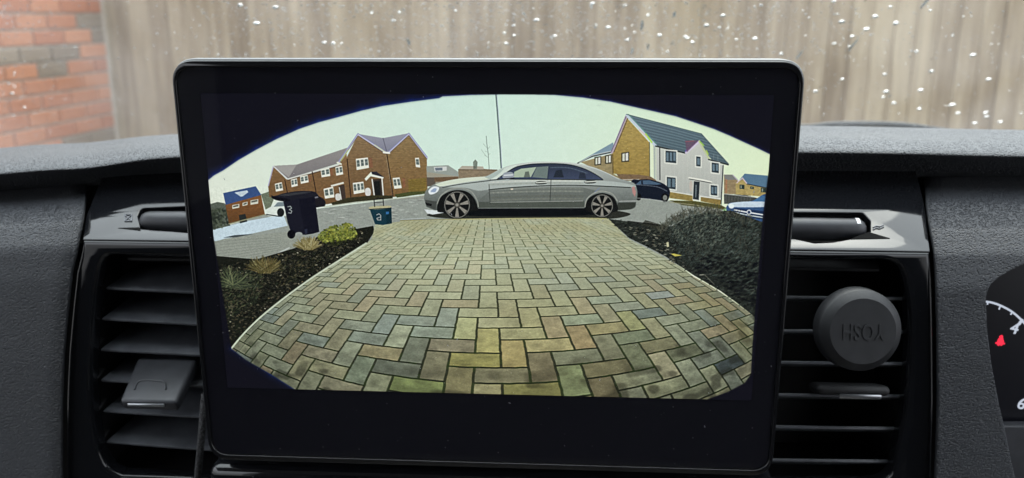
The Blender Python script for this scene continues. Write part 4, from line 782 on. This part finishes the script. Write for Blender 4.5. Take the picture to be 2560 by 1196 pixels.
# roller wheels in the shelf: rounded bars half sunk in their recesses
def roller(t, c_end, sgn, length, mark):
    P = Upl(c_end[0], c_end[1], SO - SN * .001, SN); r = .0068; bm = bmesh.new(); rings = []
    prof = [(0, .0), (.0006, .45), (.0018, .72), (.0038, .90), (.0066, 1.0), (length * .5, 1.03), (length, 1.0)]
    for d, s in prof:
        rings.append([bm.verts.new(P + VX * (-sgn) * d + sv_ * (math.cos(a) * r * .86 * s) + SN * (math.sin(a) * r * s - .001)) for a in np.linspace(0, 2 * math.pi, 28, endpoint=False)])
    for i in range(len(rings) - 1):
        for k in range(28): bm.faces.new((rings[i][k], rings[i][(k + 1) % 28], rings[i + 1][(k + 1) % 28], rings[i + 1][k]))
    o = bm_obj('roller_wheel', bm, M_TAB, t)
    if mark:
        bm = bmesh.new(); R0 = P + VX * (-sgn) * .0058
        g = [[bm.verts.new(R0 + VX * dx_ + sv_ * (math.cos(a) * r * .86 * 1.03) + SN * (math.sin(a) * r * 1.03 - .001)) for a in np.linspace(R(38), R(112), 7)] for dx_ in (-.0010, .0010)]
        for k in range(6): bm.faces.new((g[0][k], g[0][k + 1], g[1][k + 1], g[1][k]))
        bm_obj('white_indicator', bm, M_WHITE, o)
    return o
roller(ventL, (350, 552), -1, .05, False); roller(ventR, (2166, 572), 1, .06, True)

# ---------------------------------------------------------------- magnetic phone mount on the right vent
cF = U(2158, 829, YC - .024); mt = empty('phone_mount', cF, 'round black magnetic phone mount clipped to the right air vent, raised lettering on its face', 'phone mount')
ax = Vector((.06, -1, .20)).normalized(); uX = ax.cross(VZ).normalized() * -1; uX = VZ.cross(ax).normalized() * -1
uX = Vector((1, 0, 0)) - ax * ax.x; uX.normalize(); uY = -uX.cross(ax).normalized() 
if uY.z < 0: uY = -uY
def lathe(name, prof, m, parent, seg=72):
    bm = bmesh.new(); rings = []
    for d, r in prof: rings.append([bm.verts.new(cF + ax * d + (uX * math.cos(a) + uY * math.sin(a)) * r) for a in np.linspace(0, 2 * math.pi, seg, endpoint=False)])
    for i in range(len(rings) - 1):
        for k in range(seg): bm.faces.new((rings[i][k], rings[i][(k + 1) % seg], rings[i + 1][(k + 1) % seg], rings[i + 1][k]))
    bm.faces.new(rings[0]); bm.faces.new(rings[-1]); return bm_obj(name, bm, m, parent)
RF = .0180
disc = lathe('disc', [(-.0003, 0.001), (0, RF - .0004), (-.0003, RF), (-.0030, RF + .0034), (-.0042, RF + .0042), (-.0120, RF + .0047), (-.0130, RF + .0040), (-.0140, RF - .002)], M_RUBBER, mt)
lathe('clip_stem', [(-.0125, .009), (-.030, .007)], M_DARK, mt, 32)
text_obj('raised_lettering', 'YOSH', .0122, cF + ax * .00005, -uX, -uY, .0002, M_RUBBER, disc, .00012, .68)

# ---------------------------------------------------------------- braided cable behind the screen's lower left corner
pts = so_([tuple(U(512, 985, .034)), tuple(U(506, 1060, .031)), tuple(U(500, 1130, .030)), tuple(U(494, 1200, .032)), tuple(U(490, 1260, .036))], 8)
M_CABLE = mat('woven_sleeve', (.02, .02, .022), .7); c = coords(M_CABLE, (1, 1, 1)); wv_ = N(M_CABLE, 'ShaderNodeTexVoronoi', Scale=900.0); L(M_CABLE, c, wv_.inputs['Vector'])
L(M_CABLE, ramp(M_CABLE, wv_.outputs['Distance'], [(.0, (.09, .09, .095)), (.6, (.006, .006, .007))]), bs(M_CABLE).inputs['Base Color'])
bp = N(M_CABLE, 'ShaderNodeBump', Strength=1.0, Distance=.0006); bp.invert = True; L(M_CABLE, wv_.outputs['Distance'], bp.inputs['Height']); L(M_CABLE, bp.outputs[0], bs(M_CABLE).inputs['Normal'])
tag(tube('braided_cable', pts, .0021, M_CABLE, None, 14), 'black braided cable running down behind the lower left corner of the touchscreen', 'cable')

# ---------------------------------------------------------------- instrument cluster at the right edge
YG = .085
clu = empty('instrument_cluster', U(2640, 1200, YG), 'instrument cluster at the right edge with white dial arc and red seat belt warning light', 'instrument panel')
M_DIAL = mat('dial_face', (.006, .006, .010), .3)
plate('dial_face', [plane([(2380, 540), (3900, 540), (3900, 1062), (2380, 1062)], YG)], Vector((0, YG, 0)), VX, VZ, .003, M_DIAL, clu)
plate('lower_shroud', [plane([(2400, 1066), (3900, 1066), (3900, 1300), (2400, 1300)], YG - .010)], Vector((0, YG - .010, 0)), VX, VZ, .008, fine_plastic('shroud_plastic', (.03, .031, .036), .5), clu, .002)
def emis(name, col, st):
    m = mat(name, (.02, .02, .02), .5); bs(m).inputs['Emission Color'].default_value = (*col, 1); bs(m).inputs['Emission Strength'].default_value = st; return m
M_LIT = emis('backlit_white', (.62, .68, .80), 2 ** -EXPO * .85); M_RED = emis('warning_red', (1, .02, .06), 2 ** -EXPO * 1.1)
fG = lambda x, y: xz(U(x, y, YG)); OG = Vector((0, YG - .0002, 0))
arc = so_([(2440, 755), (2458, 754), (2480, 757), (2505, 766), (2530, 780), (2552, 799), (2572, 822), (2590, 852), (2604, 890), (2610, 930)], 5)
a3 = [fG(*p) for p in arc]; lo, hi = [], []
for k, p in enumerate(a3):
    p = Vector(p); d = (Vector(a3[min(k + 1, len(a3) - 1)]) - Vector(a3[max(k - 1, 0)])).normalized(); nn = Vector((-d.y, d.x)) * .0006; lo.append(tuple(p + nn)); hi.append(tuple(p - nn))
plate('dial_arc', [lo + hi[::-1]], OG, VX, VZ, .0002, M_LIT, clu)
strokes_plate('tick_marks', [((2469, 756), (2468, 762)), ((2500, 766), (2497, 774)), ((2530, 781), (2526, 787))], .0009, clu, M_LIT, OG, VX, VZ, .0001, fG)
strokes_plate('tick_mark', [((2556, 798), (2546, 812))], .0018, clu, M_LIT, OG, VX, VZ, .0001, fG)
def rot2(a): return VX * math.cos(a) + VZ * math.sin(a), -VX * math.sin(a) + VZ * math.cos(a)
for s, pos, an in (('4', (2536, 822), R(-12)), ('6', (2553, 1011), R(-4))):
    u_, v_ = rot2(an); text_obj('numeral', s, .0098, U(*pos, YG) - Vector((0, .0003, 0)), u_, v_, .0001, M_LIT, clu, .00012)
wl = U(2501, 853, YG); G = lambda L_: [(wl.x + x * .001, wl.z + y * .001) for x, y in L_]
plate('seat_belt_warning_light', [G([(-.5, 3.6), (.5, 3.8), (1.1, 3.2), (1.0, 2.4), (1.4, 1.8), (1.5, .9), (2.0, .3), (2.1, -.8), (2.9, -1.4), (2.7, -2.1), (1.8, -2.0), (1.3, -2.7), (.6, -3.1), (0, -2.4), (-.8, -3.2), (-1.6, -2.6), (-1.8, -1.9), (-2.7, -1.8), (-2.9, -1.0), (-2.0, -.6), (-1.7, .4), (-1.6, 1.4), (-.9, 2.0), (-1.1, 2.9)])], OG, VX, VZ, .0002, M_RED, clu)

# ---------------------------------------------------------------- windscreen with rain
WS_S = R(32)
def wsz(y): return .02 + (.60 - y) * math.tan(WS_S)
WN = Vector((0, math.sin(WS_S), math.cos(WS_S)))      # outward normal: forward and up
WP = Vector((0, .60, .02))
wsc = empty('windscreen', (0, .66, -.02), 'wet windscreen glass sloping up above the dashboard', 'windscreen')
y0, y1 = .79, -.28
vs = [(-.85, y0, wsz(y0)), (.85, y0, wsz(y0)), (.80, y1, wsz(y1)), (-.80, y1, wsz(y1))]
vs += [tuple(Vector(v) - WN * .004) for v in vs]
mesh('windscreen_glass', vs, [(0, 1, 2, 3), (7, 6, 5, 4), (0, 4, 5, 1), (1, 5, 6, 2), (2, 6, 7, 3), (3, 7, 4, 0)], M_WIND, wsc, False)
M_WATER = mat('rain_water', (1, 1, 1), 0.0, Transmission_Weight=1.0, IOR=1.33)
wu_ = VX; wv2 = wu_.cross(WN).normalized()            # runs along the slope
if wv2.z < 0: wv2 = -wv2
drop_vs, drop_fs = [], []
def drop(px, py, r, ax_=1.0, an=0.0, h=.5, seg=10, rings=3):
    P = Upl(px, py, WP, WN); du = wu_ * math.cos(an) + wv2 * math.sin(an); dv = -wu_ * math.sin(an) + wv2 * math.cos(an); b0 = len(drop_vs); k1, k2 = random.uniform(-.12, .12), random.uniform(-.12, .12)
    for j in range(rings):
        e = (math.pi / 2) * j / rings
        for i in range(seg):
            a = 2 * math.pi * i / seg; rr = r * math.cos(e) * (1 + k1 * math.cos(2 * a) + k2 * math.sin(3 * a)); drop_vs.append(P + du * rr * ax_ * math.cos(a) + dv * rr * math.sin(a) + WN * (r * h * math.sin(e) + .00005))
    drop_vs.append(P + WN * (r * h + .00005)); topi = len(drop_vs) - 1
    for j in range(rings - 1):
        for i in range(seg): drop_fs.append((b0 + j * seg + i, b0 + j * seg + (i + 1) % seg, b0 + (j + 1) * seg + (i + 1) % seg, b0 + (j + 1) * seg + i))
    for i in range(seg): drop_fs.append((b0 + (rings - 1) * seg + i, b0 + (rings - 1) * seg + (i + 1) % seg, topi))
    drop_fs.append(tuple(b0 + i for i in range(seg))[::-1])
rd = random.Random(11)
BIG = [(810, 108), (835, 110), (855, 110), (1282, 65), (1262, 83), (1287, 90), (1264, 110), (1384, 91), (1570, 101), (1480, 10), (999, 32), (985, 53), (1563, 15), (1904, 14), (2085, 4), (1809, 40), (1765, 65), (1730, 107), (1670, 130), (1715, 92), (1718, 96), (2167, 75), (2087, 110), (2103, 56), (2120, 117), (2188, 43), (2327, 27), (2225, 18), (1955, 136), (2107, 199), (2211, 187), (2215, 231), (2207, 244), (2234, 259), (2431, 139), (2381, 264), (2395, 284), (2462, 283), (2466, 293), (2503, 306), (2437, 309), (2554, 284), (2301, 227), (2299, 274), (2039, 230), (1886, 98), (1800, 70), (2130, 92), (2240, 60), (1840, 100), (930, 34), (1140, 28), (1340, 52), (1620, 40), (1650, 90), (1520, 70), (690, 20), (600, 14), (640, 60), (60, 270), (20, 210), (30, 235), (33, 290), (2380, 90), (2290, 130), (2470, 200), (2330, 180)]
for x, y in BIG: r = rd.uniform(.0012, .0025); drop(x + rd.uniform(-2, 2), y, r, rd.uniform(1.0, 1.6), rd.uniform(-.2, .5), rd.uniform(.5, .75), 14, 4)
def dens(x):      # how thickly the glass is beaded across its width
    return float(np.interp(x, [-200, 0, 120, 200, 420, 560, 760, 1000, 1400, 1700, 1900, 2150, 2300, 2700], [.5, .5, .35, .05, .1, .55, .9, 1.0, 1.0, .85, .6, .28, .12, .05]))
for x, y in [(rd.uniform(650, 2500), rd.uniform(-60, 250)) for _ in range(12)]:      # short runs and trails
    drop(x, y, rd.uniform(.0010, .0018), rd.uniform(3.5, 9), math.pi / 2 + rd.uniform(-.12, .12), rd.uniform(.12, .3), 12, 3)
n = 0
while n < 7500:
    x, y = rd.uniform(-250, 2800), rd.uniform(-120, 345)
    if rd.random() > dens(x) * (1.0 if y < 150 or x < 400 else .55): n += .02; continue
    drop(x, y, rd.choice((.0005, .0006, .0006, .0007, .0008, .0010)) * rd.uniform(.8, 1.2), rd.uniform(.9, 1.5), rd.uniform(-.4, .8), rd.uniform(.28, .52), 7, 2); n += 1
o = mesh('raindrops', drop_vs, drop_fs, M_WATER, None); tag(o, 'clear raindrops beaded over the outside of the windscreen', 'raindrops', None, 'stuff')
# wiper resting at the foot of the glass
wy = .672
wt = empty('windscreen_wiper', U(2150, 330, wy), 'thin curved black wiper resting low on the windscreen behind the right of the dashboard', 'wiper')
line_ = so_([tuple(U(x, y, wy + .006)) for x, y in ((1700, 326), (1850, 318), (2005, 318), (2080, 312), (2150, 310.5), (2220, 311.5), (2280, 315), (2330, 321), (2420, 332))], 5)
tube('wiper_arm', line_, [.0016 + .0022 * math.sin(math.pi * min(1, max(0, k / (len(line_) - 1)))) for k in range(len(line_))], mat('wiper_black', (.012, .012, .013), .45), wt, 10)
line2 = so_([tuple(U(x, y, wy + .004)) for x, y in ((1700, 332), (2005, 324.5), (2150, 321.5), (2240, 320.5), (2300, 322.5), (2420, 336))], 5)
tube('wiper_blade', line2, .0008, mat('wiper_rubber', (.02, .02, .02), .6), wt, 8)

# ---------------------------------------------------------------- van cabin round the viewer
M_CAB = mat('cabin_lining', (.34, .34, .34), .8); M_CABD = mat('cabin_dark_trim', (.04, .04, .043), .7)
def slab(name, a, b_, m=M_CAB):
    c = (Vector(a) + Vector(b_)) / 2; s = [abs(b_[i] - a[i]) for i in range(3)]; o = bm_obj(name, box_bm(c, s), m, None, False); return tag(o, kind='structure')
HZ = wsz(-.28)
slab('cabin_roof', (-.95, -1.9, HZ), (.95, -.285, HZ + .04))
slab('cabin_rear_wall', (-.95, -1.94, -1.2), (.95, -1.905, HZ + .04), M_CABD)
slab('cabin_floor', (-.95, -1.9, -1.24), (.95, .80, -1.2), M_CABD)
slab('cabin_bulkhead', (-.95, .81, -1.2), (.95, .85, -.13), M_CABD)
for sx in (-1, 1):
    x = sx * .93
    slab('cabin_door', (x - .02, -1.9, -1.2), (x + .02, .80, -.34), M_CABD)
    slab('cabin_side_pillar', (x - .02, -1.9, -.338), (x + .02, -1.40, HZ), M_CAB)
    slab('cabin_side_rail', (x - .02, -1.395, HZ - .09), (x + .02, -.285, HZ), M_CAB)
    a, b_ = Vector((sx * .88, .79, -.11)), Vector((sx * .86, -.285, HZ)); tag(tube('windscreen_pillar', [a, a.lerp(b_, .5), b_], .035, M_CAB, None, 10), kind='structure')

# ---------------------------------------------------------------- outside: drive, brick wall, timber fence
GZ = -1.15
M_GR = mat('wet_ground', (.12, .115, .105), .45); c = coords(M_GR); nz = N(M_GR, 'ShaderNodeTexNoise', Scale=3.0, Detail=8.0); L(M_GR, c, nz.inputs['Vector']); L(M_GR, ramp(M_GR, nz.outputs['Fac'], [(.3, (.07, .07, .065)), (.7, (.17, .16, .145))]), bs(M_GR).inputs['Base Color'])
tag(mesh('ground', [(-60, -60, GZ), (60, -60, GZ), (60, 60, GZ), (-60, 60, GZ)], [(0, 1, 2, 3)], M_GR, None, False), kind='structure')
# brick wall: runs away from the viewer on the left
# solve the wall plane from two photo points at known course size (75 mm per course)
WB_ = U(272, 200, 4.15); WB_.z = 0; wd = ray(1590, 40); wd.z = 0; wd.normalize(); WA = WB_ - wd * 1.3; wn = Vector((wd.y, -wd.x, 0))
wallT = empty('brick_wall', (WA.x, WA.y, GZ), 'red brick wall with scattered grey bricks at the left, seen through the wet windscreen', 'wall')
M_MORT = mat('mortar', (.46, .42, .36), .9); c = coords(M_MORT); nz = N(M_MORT, 'ShaderNodeTexNoise', Scale=60.0, Detail=6.0); L(M_MORT, c, nz.inputs['Vector']); L(M_MORT, ramp(M_MORT, nz.outputs['Fac'], [(.3, (.30, .25, .20)), (.7, (.42, .355, .29))]), bs(M_MORT).inputs['Base Color'])
def brick_mat(name, a, b_):
    m = mat(name, a, .85); c = coords(m); n1 = N(m, 'ShaderNodeTexNoise', Scale=45.0, Detail=8.0, Roughness=.7); L(m, c, n1.inputs['Vector']); oi_ = N(m, 'ShaderNodeObjectInfo')
    mx = N(m, 'ShaderNodeMath', operation='MULTIPLY_ADD'); L(m, oi_.outputs['Random'], mx.inputs[0]); mx.inputs[1].default_value = .45; ad = N(m, 'ShaderNodeMath', operation='SUBTRACT'); L(m, n1.outputs['Fac'], ad.inputs[0]); ad.inputs[1].default_value = .2; L(m, ad.outputs[0], mx.inputs[2])
    L(m, ramp(m, mx.outputs[0], [(.25, a), (.8, b_)]), bs(m).inputs['Base Color']); bp = N(m, 'ShaderNodeBump', Strength=.5, Distance=.004); L(m, n1.outputs['Fac'], bp.inputs['Height']); L(m, bp.outputs[0], bs(m).inputs['Normal']); return m
MB = [brick_mat('red_brick', (.29, .10, .045), (.40, .17, .085)), brick_mat('grey_brick', (.16, .115, .08), (.23, .175, .125))]
Lw = 2.9; A0 = WA - wd * 1.4
core = [A0 + wn * -.10, A0 + wd * Lw + wn * -.10, A0 + wd * Lw - wn * .006, A0 - wn * .006]
vs = [Vector((p.x, p.y, GZ)) for p in core] + [Vector((p.x, p.y, 1.05)) for p in core]
mesh('mortar_core', vs, [(3, 2, 1, 0), (4, 5, 6, 7), (0, 1, 5, 4), (1, 2, 6, 5), (2, 3, 7, 6), (3, 0, 4, 7)], M_MORT, wallT, False)
def bmesh_brick(mi, Lb):
    bm = box_bm((0, 0, 0), (Lb, .02, .065), .004, 1); me = bpy.data.meshes.new('brick'); bmesh.ops.recalc_face_normals(bm, faces=bm.faces); bm.to_mesh(me); bm.free(); me.materials.append(MB[mi]); return me
BM = [[bmesh_brick(0, .215), bmesh_brick(1, .215)], [bmesh_brick(0, .1025), bmesh_brick(1, .1025)]]
yaw = math.atan2(wd.y, wd.x); cnt = 0; wr = random.Random(5)
def outline_brick(j, k): return
s_end = (WB_ - A0).length
for j in range(-11, 9):
    z = .0305 + j * .075; s = s_end - (.0 if j % 2 else .1125); first = True
    if j % 2 == 0:
        bob = bpy.data.objects.new('brick', BM[1][1 if wr.random() < .2 else 0]); COL.objects.link(bob); bob.parent = wallT; bob.location = A0 + wd * (s_end - .051) + Vector((0, 0, z)) - wallT.location - wn * .006; bob.rotation_euler = (0, 0, yaw); cnt += 1
    while s - .2 > 0.35 and cnt < 300:
        g = 1 if wr.random() < .22 else 0; o = bpy.data.objects.new('brick', BM[0][g]); COL.objects.link(o); o.parent = wallT; o.location = A0 + wd * (s - .1075) + Vector((0, 0, z)) - wallT.location - wn * (.006 + wr.uniform(-.0015, .0015)); o.rotation_euler = (0, 0, yaw); s -= .225; cnt += 1
# timber fence across the end
fence = empty('timber_fence', (0, WB_.y + .05, GZ), 'weathered pale brown timber board fence beyond the windscreen, stained and wet', 'fence')
def board_mat(name, a, b_, c3):
    m = mat(name, a, .8); c = coords(m, (14, 14, 1.1)); n1 = N(m, 'ShaderNodeTexNoise', Scale=1.6, Detail=9.0, Roughness=.65, Distortion=.4); L(m, c, n1.inputs['Vector'])
    oi_ = N(m, 'ShaderNodeObjectInfo'); mx = N(m, 'ShaderNodeMath', operation='MULTIPLY_ADD'); L(m, oi_.outputs['Random'], mx.inputs[0]); mx.inputs[1].default_value = .22; L(m, n1.outputs['Fac'], mx.inputs[2])
    cw = coords(m, (1, 1, .7)); nw = N(m, 'ShaderNodeTexNoise', Scale=1.3, Detail=3.0); L(m, cw, nw.inputs['Vector']); m2 = N(m, 'ShaderNodeMath', operation='MULTIPLY_ADD'); L(m, nw.outputs['Fac'], m2.inputs[0]); m2.inputs[1].default_value = .5; m3 = N(m, 'ShaderNodeMath', operation='SUBTRACT'); L(m, mx.outputs[0], m3.inputs[0]); m3.inputs[1].default_value = .25; L(m, m3.outputs[0], m2.inputs[2]); mx = m2
    L(m, ramp(m, mx.outputs[0], [(.36, a), (.56, b_), (.80, c3)]), bs(m).inputs['Base Color']); bp = N(m, 'ShaderNodeBump', Strength=.4, Distance=.004); L(m, n1.outputs['Fac'], bp.inputs['Height']); L(m, bp.outputs[0], bs(m).inputs['Normal']); return m
MF = board_mat('weathered_timber', (.13, .085, .045), (.22, .16, .10), (.32, .25, .165))
bm = box_bm((0, 0, 0), (.118, .018, 1.66), .002, 1); bme = bpy.data.meshes.new('fence_board'); bmesh.ops.recalc_face_normals(bm, faces=bm.faces); bm.to_mesh(bme); bm.free(); bme.materials.append(MF)
x = -2.45; fr_ = random.Random(9); k = 0
while x < 4.3:
    o = bpy.data.objects.new('fence_board', bme); COL.objects.link(o); o.parent = fence; o.location = (x, fr_.uniform(-.004, .004) + (k % 2) * .003, .83 + fr_.uniform(-.01, .01)); o.rotation_euler = (0, fr_.uniform(-.004, .004), R(5) + fr_.uniform(-.02, .02)); x += .108; k += 1
for z in (.3, .85, 1.4): bm_obj('fence_rail', box_bm((.95, WB_.y + .10, GZ + z), (7.2, .04, .08)), MF, fence, False)
